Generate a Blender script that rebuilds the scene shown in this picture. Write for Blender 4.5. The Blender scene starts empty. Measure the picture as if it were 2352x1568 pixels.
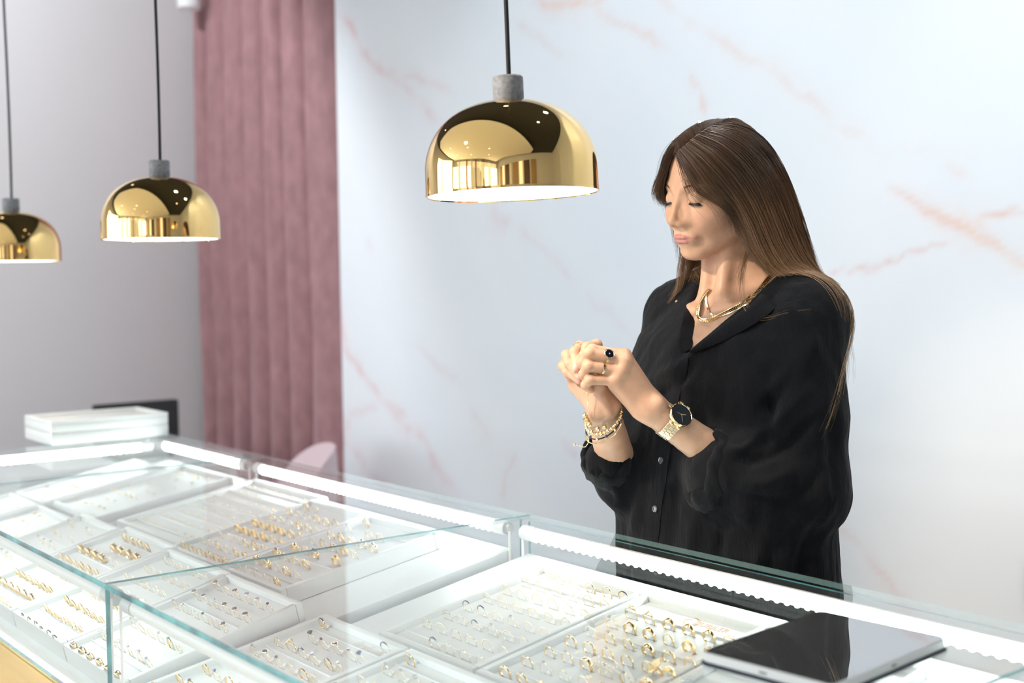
import bpy, bmesh, math, random
import numpy as np
from mathutils import Vector, Matrix
from mathutils.bvhtree import BVHTree
random.seed(7)
rng = np.random.default_rng(11)
SC = bpy.context.scene
COL = SC.collection
PI = math.pi

# ---------------------------------------------------------------- camera
FPX = 2898.76                      # focal length for a 2352 x 1568 frame
CAMZ = 1.42
YAW, PITCH, ROLL = math.radians(38.0584), math.radians(2.92061), math.radians(-0.75033)
_F = np.array([-math.cos(YAW) * math.cos(PITCH), math.sin(YAW) * math.cos(PITCH), -math.sin(PITCH)])
_R = np.array([math.sin(YAW), math.cos(YAW), 0.0])
_U = np.cross(_R, _F)
CR = math.cos(ROLL) * _R + math.sin(ROLL) * _U
CU = -math.sin(ROLL) * _R + math.cos(ROLL) * _U
CF = _F
CO = np.array([0.0, 0.0, CAMZ])

def ray(x, y):
    return CF + CR * (x - 1176) / FPX + CU * (784 - y) / FPX

def P(x, y, d):
    return CO + ray(x, y) * d

def pj(q):
    d = np.asarray(q) - CO
    z = d @ CF
    return 1176 + FPX * (d @ CR) / z, 784 - FPX * (d @ CU) / z, z

def on_y(x, y, Y):
    r = ray(x, y)
    return CO + r * (Y / r[1])

cam_d = bpy.data.cameras.new('camera')
cam_o = bpy.data.objects.new('camera', cam_d)
COL.objects.link(cam_o)
cam_d.sensor_width = 36.0
cam_d.lens = FPX / 2352 * 36
cam_d.clip_start = 0.05
cam_d.clip_end = 60
cam_o.matrix_world = Matrix((
    (CR[0], CU[0], -CF[0], CO[0]), (CR[1], CU[1], -CF[1], CO[1]),
    (CR[2], CU[2], -CF[2], CO[2]), (0, 0, 0, 1)))
cam_d.dof.use_dof = True
cam_d.dof.focus_distance = 1.93
cam_d.dof.aperture_fstop = 3.2
SC.camera = cam_o
SC.view_settings.view_transform = 'Standard'
SC.view_settings.look = 'None'
SC.view_settings.gamma = 1
SC.view_settings.use_curve_mapping = False
SC.view_settings.exposure = 0.0
SC.cycles.max_bounces = 10
SC.cycles.transparent_max_bounces = 24
SC.cycles.glossy_bounces = 5
SC.cycles.diffuse_bounces = 5
SC.cycles.sample_clamp_indirect = 6
SC.cycles.caustics_reflective = False
SC.cycles.caustics_refractive = False
SC.cycles.use_denoising = True

# ---------------------------------------------------------------- materials
def new_mat(name):
    m = bpy.data.materials.new(name)
    m.use_nodes = True
    nt = m.node_tree
    return m, nt, nt.nodes, nt.links, nt.nodes['Principled BSDF']

def pmat(name, col, rough=0.5, metal=0.0, noise=None, bump=None, spec=0.5, coat=0.0, emit=None, es=0.0, trans=0.0, ior=1.5, sheen=0.0, scale3=None):
    """noise=(scale, amount) varies the colour a little, bump=(scale, strength, dist)."""
    m, nt, N, L, b = new_mat(name)
    b.inputs['Base Color'].default_value = (*col, 1)
    b.inputs['Roughness'].default_value = rough
    b.inputs['Metallic'].default_value = metal
    b.inputs['Specular IOR Level'].default_value = spec
    b.inputs['Coat Weight'].default_value = coat
    b.inputs['IOR'].default_value = ior
    b.inputs['Transmission Weight'].default_value = trans
    b.inputs['Sheen Weight'].default_value = sheen
    if emit:
        b.inputs['Emission Color'].default_value = (*emit, 1)
        b.inputs['Emission Strength'].default_value = es
    if noise or bump:
        tc = N.new('ShaderNodeTexCoord')
        src = tc.outputs['Object']
        if scale3:
            mp = N.new('ShaderNodeMapping'); mp.inputs['Scale'].default_value = scale3
            L.new(src, mp.inputs['Vector']); src = mp.outputs['Vector']
    if noise:
        nz = N.new('ShaderNodeTexNoise'); nz.inputs['Scale'].default_value = noise[0]; nz.inputs['Detail'].default_value = 6
        mx = N.new('ShaderNodeMixRGB'); mx.blend_type = 'MULTIPLY'; mx.inputs['Fac'].default_value = 1
        rp = N.new('ShaderNodeMapRange'); rp.inputs['From Min'].default_value = 0.3; rp.inputs['From Max'].default_value = 0.7
        rp.inputs['To Min'].default_value = 1 - noise[1]; rp.inputs['To Max'].default_value = 1 + noise[1]
        L.new(src, nz.inputs['Vector']); L.new(nz.outputs['Fac'], rp.inputs['Value'])
        mx.inputs['Color1'].default_value = (*col, 1)
        L.new(rp.outputs['Result'], mx.inputs['Color2']); L.new(mx.outputs['Color'], b.inputs['Base Color'])
    if bump:
        nb = N.new('ShaderNodeTexNoise'); nb.inputs['Scale'].default_value = bump[0]; nb.inputs['Detail'].default_value = 4
        bp = N.new('ShaderNodeBump'); bp.inputs['Strength'].default_value = bump[1]; bp.inputs['Distance'].default_value = bump[2]
        L.new(src, nb.inputs['Vector']); L.new(nb.outputs['Fac'], bp.inputs['Height']); L.new(bp.outputs['Normal'], b.inputs['Normal'])
    return m

def glass_mat(name, tint, ior=1.52):
    """architectural pane: transmits straight through, reflects by Fresnel on its outer faces"""
    m, nt, N, L, b = new_mat(name)
    N.remove(b)
    out = N['Material Output']
    tr = N.new('ShaderNodeBsdfTransparent'); tr.inputs['Color'].default_value = (*tint, 1)
    gl = N.new('ShaderNodeBsdfGlossy'); gl.inputs['Roughness'].default_value = 0.0; gl.inputs['Color'].default_value = (1, 1, 1, 1)
    fr = N.new('ShaderNodeFresnel'); fr.inputs['IOR'].default_value = ior
    ge = N.new('ShaderNodeNewGeometry')
    sb = N.new('ShaderNodeMath'); sb.operation = 'SUBTRACT'; sb.inputs[0].default_value = 1.0
    ml = N.new('ShaderNodeMath'); ml.operation = 'MULTIPLY'
    mx = N.new('ShaderNodeMixShader')
    L.new(ge.outputs['Backfacing'], sb.inputs[1]); L.new(sb.outputs[0], ml.inputs[0]); L.new(fr.outputs[0], ml.inputs[1])
    L.new(ml.outputs[0], mx.inputs[0]); L.new(tr.outputs[0], mx.inputs[1]); L.new(gl.outputs[0], mx.inputs[2])
    L.new(mx.outputs[0], out.inputs['Surface'])
    return m

M = {}
M['glass'] = glass_mat('clear_pane_glass', (0.975, 0.99, 0.985))
def edge_mat():
    m, nt, N, L, b = new_mat('teal_glass_edge')
    b.inputs['Base Color'].default_value = (0.16, 0.52, 0.52, 1)
    b.inputs['Roughness'].default_value = 0.06
    b.inputs['Alpha'].default_value = 0.9
    b.inputs['Coat Weight'].default_value = 1.0
    tc = N.new('ShaderNodeTexCoord'); nz = N.new('ShaderNodeTexNoise'); nz.inputs['Scale'].default_value = 16
    cr = N.new('ShaderNodeValToRGB')  # ramp paints the dark and bright reflections of the glass edge
    cr.color_ramp.elements[0].position = 0.35; cr.color_ramp.elements[0].color = (0.004, 0.13, 0.17, 1)
    cr.color_ramp.elements[1].position = 0.65; cr.color_ramp.elements[1].color = (0.16, 0.62, 0.62, 1)
    L.new(tc.outputs['Object'], nz.inputs['Vector']); L.new(nz.outputs['Fac'], cr.inputs['Fac']); L.new(cr.outputs['Color'], b.inputs['Base Color'])
    return m
M['edge'] = edge_mat()
M['joint'] = pmat('clear_joint_edge', (0.45, 0.68, 0.64), 0.1)
M['joint'].node_tree.nodes['Principled BSDF'].inputs['Alpha'].default_value = 0.22
M['white_board'] = pmat('white_display_board', (0.83, 0.85, 0.845), 0.42, noise=(30, 0.01))
M['tray'] = pmat('white_leatherette_tray', (0.86, 0.875, 0.87), 0.38, bump=(900, 0.12, 0.0004))
M['case_floor'] = pmat('grey_case_floor', (0.33, 0.34, 0.37), 0.6)
M['slot'] = pmat('grey_slit_foam', (0.42, 0.43, 0.44), 0.8)
M['led'] = pmat('led_strip_light', (1, 1, 1), 0.5, emit=(0.87, 0.97, 0.96), es=17)
M['led_front'] = pmat('front_led_strip_light', (1, 1, 1), 0.5, emit=(0.88, 0.97, 0.96), es=15)
M['led_glow'] = pmat('led_lens_light', (1, 1, 1), 0.4, emit=(0.95, 0.99, 1.0), es=8)  # for beads that imitate the scalloped halo of the LEDs
M['alu'] = pmat('frosted_light_profile', (0.88, 0.86, 0.83), 0.35, 0.0, emit=(1.0, 0.97, 0.94), es=0.16)  # emission stands in for LED light through the housing; sill and rods glow too
M['gold_panel'] = pmat('brushed_gold_panel', (0.74, 0.50, 0.185), 0.42, 0.15, noise=(3.2, 0.10), scale3=(1.2, 1, 9))
M['gold'] = pmat('polished_gold', (0.97, 0.74, 0.42), 0.14, 1.0)
M['gold_pale'] = pmat('pale_gold', (1.0, 0.85, 0.62), 0.18, 1.0)
M['gold_rough'] = pmat('textured_gold', (0.95, 0.70, 0.36), 0.28, 1.0, bump=(700, 0.8, 0.0006))
M['gem_navy'] = pmat('navy_stone', (0.07, 0.08, 0.16), 0.06, coat=1)
M['gem_grey'] = pmat('smoky_stone', (0.16, 0.15, 0.15), 0.06, coat=1)
M['gem_dark'] = pmat('dark_garnet_stone', (0.07, 0.03, 0.045), 0.06, coat=1)
M['gem_pink'] = pmat('pale_pink_stone', (0.72, 0.50, 0.56), 0.08, coat=1)
M['gem_lilac'] = pmat('lilac_stone', (0.46, 0.44, 0.66), 0.08, coat=1)
M['gem_blue'] = pmat('pale_blue_stone', (0.50, 0.68, 0.85), 0.08, coat=1)
M['gem_green'] = pmat('green_stone', (0.12, 0.36, 0.24), 0.08, coat=1)
M['gem_clear'] = pmat('clear_stone', (0.93, 0.95, 0.97), 0.02, 0.0, trans=0.5, ior=2.0)
M['tag'] = pmat('white_paper_tag', (0.88, 0.89, 0.89), 0.5)
M['tag_ink'] = pmat('grey_tag_print', (0.35, 0.37, 0.38), 0.7)
M['print'] = pmat('copper_foil_print', (0.50, 0.27, 0.14), 0.4, 0.2)
M['print_pale'] = pmat('pale_foil_print', (0.86, 0.77, 0.70), 0.5, 0.0)
M['black_cable'] = pmat('black_textile_cable', (0.010, 0.011, 0.014), 0.7, bump=(1500, 0.4, 0.0006))
M['brass'] = pmat('polished_brass', (0.97, 0.67, 0.28), 0.025, 1.0)
M['concrete'] = pmat('grey_stone_cap', (0.30, 0.305, 0.32), 0.62, noise=(160, 0.28), bump=(400, 0.2, 0.0006))
M['lamp_white'] = pmat('white_lamp_enamel', (0.9, 0.89, 0.86), 0.4)
M['lamp_glow'] = pmat('glowing_lamp_diffuser', (1, 1, 1), 0.4, emit=(1.0, 0.92, 0.80), es=9.0)
M['dark_mirror'] = pmat('mirror_dark_tablet_screen', (0.66, 0.665, 0.67), 0.012, 0.9)
M['black_gloss'] = pmat('black_screen_glass', (0.004, 0.006, 0.010), 0.012)
M['black_matte'] = pmat('black_matte_plastic', (0.012, 0.013, 0.015), 0.55)
M['tablet_white'] = pmat('white_tablet_edge', (0.80, 0.80, 0.80), 0.3)
M['navy_cover'] = pmat('navy_tablet_cover', (0.02, 0.026, 0.05), 0.6)
M['white_box'] = pmat('white_lacquer_box', (0.86, 0.87, 0.855), 0.4)
M['floor'] = pmat('grey_oak_floor', (0.60, 0.58, 0.55), 0.4, noise=(5, 0.2), scale3=(1, 8, 1))
M['grey_wall'] = pmat('pale_grey_plaster', (0.72, 0.71, 0.72), 0.8, noise=(1.5, 0.02))
M['dark_ceiling'] = pmat('charcoal_ceiling', (0.035, 0.033, 0.03), 0.8)
M['cream_ceiling'] = pmat('cream_ceiling_panel', (0.90, 0.88, 0.84), 0.8)
M['oak'] = pmat('oak_panel', (0.42, 0.26, 0.12), 0.5, noise=(6, 0.2), scale3=(10, 10, 1))
M['dark_wood'] = pmat('dark_walnut_panel', (0.09, 0.05, 0.03), 0.5)
M['pink_velvet'] = None
M['chair_pink'] = pmat('pale_pink_upholstery', (0.62, 0.47, 0.50), 0.8, sheen=0.3, bump=(300, 0.2, 0.001))
M['metal_leg'] = pmat('brushed_brass_leg', (0.8, 0.6, 0.35), 0.3, 1.0)
M['mirror'] = pmat('mirror_panel', (0.9, 0.9, 0.9), 0.03, 1.0)
M['display_white'] = pmat('lit_shop_display', (0.9, 0.9, 0.88), 0.5, emit=(1.0, 0.95, 0.88), es=0.9)
M['window_light'] = pmat('daylit_shop_window', (0.9, 0.95, 1.0), 0.5, emit=(0.85, 0.93, 1.0), es=2.6)

# ---------------------------------------------------------------- mesh helpers
def link(name, me, mat=None, parent=None):
    o = bpy.data.objects.new(name, me)
    COL.objects.link(o)
    if mat is not None:
        for m in (mat if isinstance(mat, (list, tuple)) else [mat]):
            me.materials.append(m)
    if parent is not None:
        o.parent = parent
    return o

def obj(name, bm, mat=None, parent=None, smooth=True, sharp=40):
    me = bpy.data.meshes.new(name)
    bmesh.ops.recalc_face_normals(bm, faces=bm.faces)
    bm.to_mesh(me); bm.free()
    if smooth:
        me.polygons.foreach_set('use_smooth', [True] * len(me.polygons))
        try:
            me.set_sharp_from_angle(angle=math.radians(sharp))
        except Exception:
            pass
    return link(name, me, mat, parent)

def np_mesh(name, V, Fc, mat=None, parent=None, smooth=True):
    me = bpy.data.meshes.new(name)
    V = np.ascontiguousarray(V, dtype=np.float32); Fc = np.ascontiguousarray(Fc, dtype=np.int32)
    k = Fc.shape[1]
    me.vertices.add(len(V)); me.vertices.foreach_set('co', V.ravel())
    me.loops.add(Fc.size); me.loops.foreach_set('vertex_index', Fc.ravel())
    me.polygons.add(len(Fc))
    me.polygons.foreach_set('loop_start', np.arange(0, Fc.size, k, dtype=np.int32))
    try:
        me.polygons.foreach_set('loop_total', np.full(len(Fc), k, dtype=np.int32))
    except Exception:
        pass
    if smooth:
        me.polygons.foreach_set('use_smooth', np.ones(len(Fc), dtype=bool))
    me.update(calc_edges=True); me.validate()
    return link(name, me, mat, parent)

def set_col(me, name, cols):
    a = me.color_attributes.new(name, 'FLOAT_COLOR', 'POINT')
    c = np.ones((len(me.vertices), 4), dtype=np.float32); c[:, :cols.shape[1]] = cols
    a.data.foreach_set('color', c.ravel())

def tag(o, label=None, cat=None, group=None, kind=None):
    if label: o['label'] = label
    if cat: o['category'] = cat
    if group: o['group'] = group
    if kind: o['kind'] = kind
    return o

def thing(name, loc, label, cat, group=None, rot=None):
    o = bpy.data.objects.new(name, None)
    o.empty_display_size = 0.05
    COL.objects.link(o)
    o.location = loc
    if rot is not None: o.rotation_euler = rot
    tag(o, label, cat, group)
    return o

def add_box(bm, lo, hi, bev=0.0, seg=2, mtx=None):
    r = bmesh.ops.create_cube(bm, size=1.0)
    vs = r['verts']
    for v in vs:
        v.co = Vector([(lo[i] + hi[i]) / 2 + v.co[i] * (hi[i] - lo[i]) for i in range(3)])
    if bev > 0:
        es = list({e for v in vs for e in v.link_edges})
        rb = bmesh.ops.bevel(bm, geom=es, offset=bev, segments=seg, profile=0.5, affect='EDGES')
        vs = list({v for f in rb['faces'] for v in f.verts} | {v for v in vs if v.is_valid})
    if mtx is not None:
        bmesh.ops.transform(bm, matrix=mtx, verts=vs)
    return vs

def box(name, lo, hi, mat, parent=None, bev=0.0, seg=2, mtx=None):
    bm = bmesh.new(); add_box(bm, lo, hi, bev, seg, mtx)
    return obj(name, bm, mat, parent, smooth=bev > 0)

def add_lathe(bm, prof, n=48, mtx=None, close=False):
    rings = []
    new = []
    for r, z in prof:
        if r < 1e-7:
            v = bm.verts.new((0, 0, z)); rings.append([v]); new.append(v)
        else:
            rg = [bm.verts.new((r * math.cos(2 * PI * i / n), r * math.sin(2 * PI * i / n), z)) for i in range(n)]
            rings.append(rg); new += rg
    pairs = list(zip(rings[:-1], rings[1:]))
    if close: pairs.append((rings[-1], rings[0]))
    for a, b in pairs:
        if len(a) == 1 and len(b) == 1: continue
        for i in range(n):
            j = (i + 1) % n
            if len(a) == 1: bm.faces.new((a[0], b[i], b[j]))
            elif len(b) == 1: bm.faces.new((a[i], a[j], b[0]))
            else: bm.faces.new((a[i], a[j], b[j], b[i]))
    if mtx is not None: bmesh.ops.transform(bm, matrix=mtx, verts=new)
    return new

def add_tube(bm, pts, rad, n=8, cap=True, closed=False, flat=None):
    """sweep a circle (or an ellipse flat=(a,b) with up vector) along pts; rad scalar or list"""
    pts = [Vector(p) for p in pts]
    m = len(pts)
    rads = rad if isinstance(rad, (list, tuple, np.ndarray)) else [rad] * m
    rings = []
    prev = None
    for i in range(m):
        if closed:
            t = (pts[(i + 1) % m] - pts[i - 1]).normalized()
        else:
            t = (pts[min(i + 1, m - 1)] - pts[max(i - 1, 0)]).normalized()
        if prev is None:
            up = Vector((0, 0, 1)) if abs(t.z) < 0.9 else Vector((1, 0, 0))
            a = t.cross(up).normalized()
        else:
            a = (prev - t * prev.dot(t)).normalized()
        prev = a
        b = t.cross(a)
        r = rads[i]
        rings.append([bm.verts.new(pts[i] + (a * math.cos(2 * PI * k / n) + b * math.sin(2 * PI * k / n)) * r) for k in range(n)])
    seq = list(zip(rings[:-1], rings[1:]))
    if closed: seq.append((rings[-1], rings[0]))
    for A, B in seq:
        for k in range(n):
            bm.faces.new((A[k], A[(k + 1) % n], B[(k + 1) % n], B[k]))
    if cap and not closed:
        bm.faces.new(rings[0][::-1]); bm.faces.new(rings[-1])
    return [v for r in rings for v in r]

def add_sphere(bm, c, r, u=12, v=8, scl=(1, 1, 1), mtx=None):
    res = bmesh.ops.create_uvsphere(bm, u_segments=u, v_segments=v, radius=r)
    for q in res['verts']:
        q.co = Vector((q.co.x * scl[0] + c[0], q.co.y * scl[1] + c[1], q.co.z * scl[2] + c[2]))
    if mtx is not None: bmesh.ops.transform(bm, matrix=mtx, verts=res['verts'])
    return res['verts']

def smooth_path(pts, n):
    """Catmull-Rom resample"""
    p = np.array(pts, float)
    q = np.vstack([2 * p[0] - p[1], p, 2 * p[-1] - p[-2]])
    m = len(p) - 1
    out = []
    for t in np.linspace(0, m, n):
        i = min(int(t), m - 1); f = t - i
        a, b, c, d = q[i], q[i + 1], q[i + 2], q[i + 3]
        out.append(0.5 * (2 * b + (c - a) * f + (2 * a - 5 * b + 4 * c - d) * f * f + (3 * b - a - 3 * c + d) * f ** 3))
    return np.array(out)

ORD = ['first', 'second', 'third', 'fourth', 'fifth', 'sixth', 'seventh', 'eighth', 'ninth', 'tenth', 'eleventh', 'twelfth']
# ---------------------------------------------------------------- the room
WALL_Y, LEFT_X, CEIL_Z = 2.5, -5.55, 3.25
COUNTER_Z = 1.01
X1, X2, X3, XE, Y0, Y1 = -1.688, -2.6794, -0.6875, -3.2335, 0.6096, 1.3559

def vnoise(x, y, seed, octs=4):
    r = np.random.default_rng(seed)
    out = np.zeros_like(x); amp = 1.0; tot = 0
    for o in range(octs):
        lat = r.random((64, 64))
        xi = np.floor(x).astype(int); yi = np.floor(y).astype(int)
        fx = x - xi; fy = y - yi
        fx = fx * fx * (3 - 2 * fx); fy = fy * fy * (3 - 2 * fy)
        a = lat[xi % 64, yi % 64]; b = lat[(xi + 1) % 64, yi % 64]; c = lat[xi % 64, (yi + 1) % 64]; d = lat[(xi + 1) % 64, (yi + 1) % 64]
        out += amp * ((a * (1 - fx) + b * fx) * (1 - fy) + (c * (1 - fx) + d * fx) * fy); tot += amp
        amp *= 0.5; x = x * 2 + 13.7; y = y * 2 + 7.1
    return out / tot - 0.5

def marble_wall():
    xa, xb, h = -4.268, 1.4, 0.012
    nx, nz = int((xb - xa) / h) + 1, int(CEIL_Z / h) + 1
    gx = np.linspace(xa, xb, nx); gz = np.linspace(0, CEIL_Z, nz)
    X, Z = np.meshgrid(gx, gz, indexing='ij')
    Xn = X + 0.05 * vnoise(X * 6, Z * 6, 3) + 0.03 * vnoise(X * 22, Z * 22, 4)
    Zn = Z + 0.05 * vnoise(X * 6 + 40, Z * 6, 5) + 0.03 * vnoise(X * 22, Z * 22 + 9, 6)
    # (polyline in frame coordinates, projected on the wall), half width in m, strength, orange share
    veins = [
        ([(2040, 428), (2090, 458), (2150, 492), (2200, 520), (2260, 562), (2310, 592), (2352, 606), (2420, 640), (2520, 720)], .016, .75, .55),
        ([(2255, 562), (2300, 588), (2345, 622), (2400, 640)], .010, .65, .95),
        ([(2150, 490), (2210, 515), (2270, 555)], .03, .35, .5),
        ([(2222, 514), (2290, 498), (2352, 487), (2460, 460)], .008, .7, .5),
        ([(1885, 641), (1960, 625), (2010, 610), (2062, 600), (2100, 582), (2142, 564), (2210, 557)], .007, .75, .35),
        ([(1900, 1180), (1960, 1228), (2010, 1290), (2062, 1352), (2100, 1420)], .012, .4, .1),
        ([(1220, 0), (1320, 6), (1390, -4)], .02, .6, .8), ([(1330, -20), (1400, 40), (1480, 80), (1540, 115)], .012, .35, .6),
        ([(1500, -10), (1560, 40), (1630, 85), (1700, 128), (1800, 178), (1880, 230), (1960, 300), (2040, 350)], .016, .36, .7),
        ([(1590, 165), (1612, 205), (1626, 262)], .010, .5, .5),
        ([(770, 25), (805, 60), (835, 115), (880, 165), (932, 210), (1000, 284)], .022, .62, .08),
        ([(850, 150), (900, 168), (960, 190), (1040, 215)], .016, .35, .1), ([(1000, 284), (1060, 350)], .02, .25, .1),
        ([(1190, 40), (1240, 80), (1300, 140)], .012, .3, .2),
        ([(1120, 470), (1152, 500), (1172, 515)], .028, .42, .02), ([(1165, 512), (1262, 582), (1345, 672), (1440, 772), (1490, 830)], .014, .28, .05),
        ([(790, 700), (786, 790), (830, 850), (880, 920), (932, 976), (975, 1006), (1000, 1062), (1052, 1140)], .02, .6, .05),
        ([(880, 920), (930, 950), (970, 1000)], .02, .4, .05),
        ([(790, 968), (830, 945), (880, 938)], .02, .55, .0), ([(800, 960), (792, 1010), (850, 1080), (900, 1120)], .025, .42, .0),
        ([(940, 780), (1000, 830), (1052, 880)], .018, .25, .0), ([(1180, 1040), (1160, 1090), (1150, 1150)], .012, .42, .05),
        ([(840, 540), (860, 580)], .02, .3, .0), ([(1290, 1010), (1330, 1050)], .012, .25, .0),
        ([(1080, 950), (1120, 1010)], .02, .22, 0), ([(2080, 330), (2160, 360), (2240, 420)], .02, .25, .6),
    ]
    pink = np.zeros_like(X); org = np.zeros_like(X)
    for pts, w, s, o in veins:
        q = [on_y(x, y, WALL_Y) for x, y in pts]; q = [(a[0], a[2]) for a in q]
        d = np.full_like(X, 9.0); tt = np.zeros_like(X)
        for k, (a, b) in enumerate(zip(q[:-1], q[1:])):
            ax, az = a; bx, bz = b
            l2 = (bx - ax) ** 2 + (bz - az) ** 2 + 1e-9
            t = np.clip(((Xn - ax) * (bx - ax) + (Zn - az) * (bz - az)) / l2, 0, 1)
            dd = np.hypot(Xn - ax - t * (bx - ax), Zn - az - t * (bz - az))
            tt = np.where(dd < d, (k + t) / (len(q) - 1), tt); d = np.minimum(d, dd)
        fade = np.clip(np.minimum(tt, 1 - tt) * 6 + 0.35, 0, 1)
        var = np.clip(0.6 + 1.6 * vnoise(X * 14, Z * 14, int(abs(pts[0][0])) + 1), 0.12, 1.4)
        v = .70 * s * fade * var * (np.exp(-(d / (w * .7)) ** 2) + 0.32 * np.exp(-(d / (w * 2.6)) ** 2))
        pink = np.maximum(pink, v); org += v * o
    cloud = np.clip(0.5 + 1.3 * vnoise((X + 0.7 * Z) * 2.6, (Z - 0.4 * X) * 0.9, 21), 0, 1)
    V = np.stack([X, np.full_like(X, WALL_Y), Z], -1).reshape(-1, 3)
    i = np.arange(nx * nz).reshape(nx, nz)
    F = np.stack([i[:-1, :-1], i[1:, :-1], i[1:, 1:], i[:-1, 1:]], -1).reshape(-1, 4)
    m, nt, N, L, b = new_mat('pink_veined_marble')
    at = N.new('ShaderNodeVertexColor'); at.layer_name = 'marble'
    sp = N.new('ShaderNodeSeparateColor'); L.new(at.outputs['Color'], sp.inputs['Color'])
    base = N.new('ShaderNodeMixRGB'); base.inputs['Color1'].default_value = (0.775, 0.815, 0.87, 1); base.inputs['Color2'].default_value = (0.85, 0.87, 0.895, 1)
    L.new(sp.outputs['Blue'], base.inputs['Fac'])
    vc = N.new('ShaderNodeMixRGB'); vc.inputs['Color1'].default_value = (0.74, 0.40, 0.42, 1); vc.inputs['Color2'].default_value = (0.90, 0.46, 0.24, 1)
    L.new(sp.outputs['Green'], vc.inputs['Fac'])
    mx = N.new('ShaderNodeMixRGB'); L.new(sp.outputs['Red'], mx.inputs['Fac']); L.new(base.outputs[0], mx.inputs['Color1']); L.new(vc.outputs[0], mx.inputs['Color2'])
    L.new(mx.outputs[0], b.inputs['Base Color'])
    b.inputs['Roughness'].default_value = 0.32
    o = np_mesh('wall_back', V, F, m)
    set_col(o.data, 'marble', np.stack([np.clip(pink, 0, 0.85), np.clip(org / np.maximum(pink, .05), 0, 1), cloud], -1).reshape(-1, 3))
    tag(o, kind='structure')
marble_wall()
# return of the marble slab and the recess wall behind the curtain
tag(box('trim_1', (-4.262, WALL_Y + .004, 0), (-4.2, WALL_Y + 0.25, CEIL_Z), pmat('marble_slab_edge', (0.78, 0.80, 0.84), 0.4)), kind='structure')
tag(box('wall_recess', (LEFT_X, WALL_Y + 0.22, 0), (-4.2, WALL_Y + 0.26, CEIL_Z), M['grey_wall']), kind='structure')
tag(box('wall_left', (LEFT_X - 0.05, -5.6, 0), (LEFT_X, WALL_Y + 0.26, CEIL_Z), M['grey_wall']), kind='structure')
tag(box('wall_right', (3.2, -5.6, 0), (3.25, WALL_Y + 0.26, CEIL_Z), M['grey_wall']), kind='structure')
tag(box('wall_rear_side', (1.4, WALL_Y, 0), (3.2, WALL_Y + 0.05, CEIL_Z), M['grey_wall']), kind='structure')
tag(box('floor', (LEFT_X - 0.05, -5.7, -0.05), (3.25, WALL_Y + 0.26, 0), M['floor']), kind='structure')
tag(box('ceiling', (LEFT_X - 0.05, -5.7, CEIL_Z), (3.25, WALL_Y + 0.26, CEIL_Z + 0.05), M['dark_ceiling']), kind='structure')
# lowered cream panel over the customers' side
bm = bmesh.new()
cpts = [(-4.2, 0.3), (-3.2, 0.62), (1.6, 0.62), (2.4, 0.2), (2.4, -5.0), (-4.6, -5.0), (-4.6, -0.4)]
vb = [bm.verts.new((x, y, 2.96)) for x, y in cpts]; vt = [bm.verts.new((x, y, 3.04)) for x, y in cpts]
bm.faces.new(vb[::-1]); bm.faces.new(vt)
for i in range(len(cpts)):
    j = (i + 1) % len(cpts); bm.faces.new((vb[i], vb[j], vt[j], vt[i]))
tag(obj('trim_2', bm, M['cream_ceiling'], smooth=False), kind='structure')
# shop front behind the photographer, seen in the lamps
tag(box('wall_front', (LEFT_X, -5.65, 0), (3.2, -5.6, CEIL_Z), M['grey_wall']), kind='structure')
for k, (xa, xb) in enumerate([(-5.2, -3.9), (-3.6, -2.5), (-2.3, -1.7), (0.6, 1.2), (1.7, 2.9)]):
    w = box('window_%d' % (k + 1), (xa, -5.60, 0.35), (xb, -5.57, 2.5), M['window_light'])
    tag(w, kind='structure')
for k, xa in enumerate([-3.88, -2.44, -1.62, -0.95, -0.2, 0.35, 1.26]):
    tag(box('trim_%d' % (k + 3), (xa, -5.6, 0), (xa + 0.22, -5.42, 2.96), M['oak'] if k % 2 else M['cream_ceiling']), kind='structure')
tag(box('trim_10', (-1.4, -5.6, 0), (-1.0, -5.55, 2.4), M['dark_wood']), kind='structure')
tag(box('trim_11', (-0.7, -5.6, 0), (-0.25, -5.55, 2.4), M['dark_wood']), kind='structure')

# left shop window and the fittings of the right wall (seen in the brass lamps)
tag(box('window_6', (LEFT_X, -4.3, 0.3), (LEFT_X + .03, -1.1, 2.7), M['window_light']), kind='structure')
for k, yy in enumerate([-4.34, -3.3, -2.2, -1.1]):
    tag(box('trim_%d' % (12 + k), (LEFT_X, yy - .04, .3), (LEFT_X + .07, yy + .04, 2.7), M['dark_wood']), kind='structure')
for k, (ya, yb, mm) in enumerate([(-5.0, -4.5, 'oak'), (-4.3, -3.9, 'display_white'), (-3.7, -3.0, 'dark_wood'), (-2.8, -2.5, 'cream_ceiling'), (-2.3, -1.6, 'oak'), (-1.4, -1.0, 'display_white'), (-0.8, -0.2, 'dark_wood'), (0.0, 0.5, 'oak')]):
    tag(box('trim_%d' % (16 + k), (3.12, ya, 0), (3.2, yb, 2.6), M[mm]), kind='structure')

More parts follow.
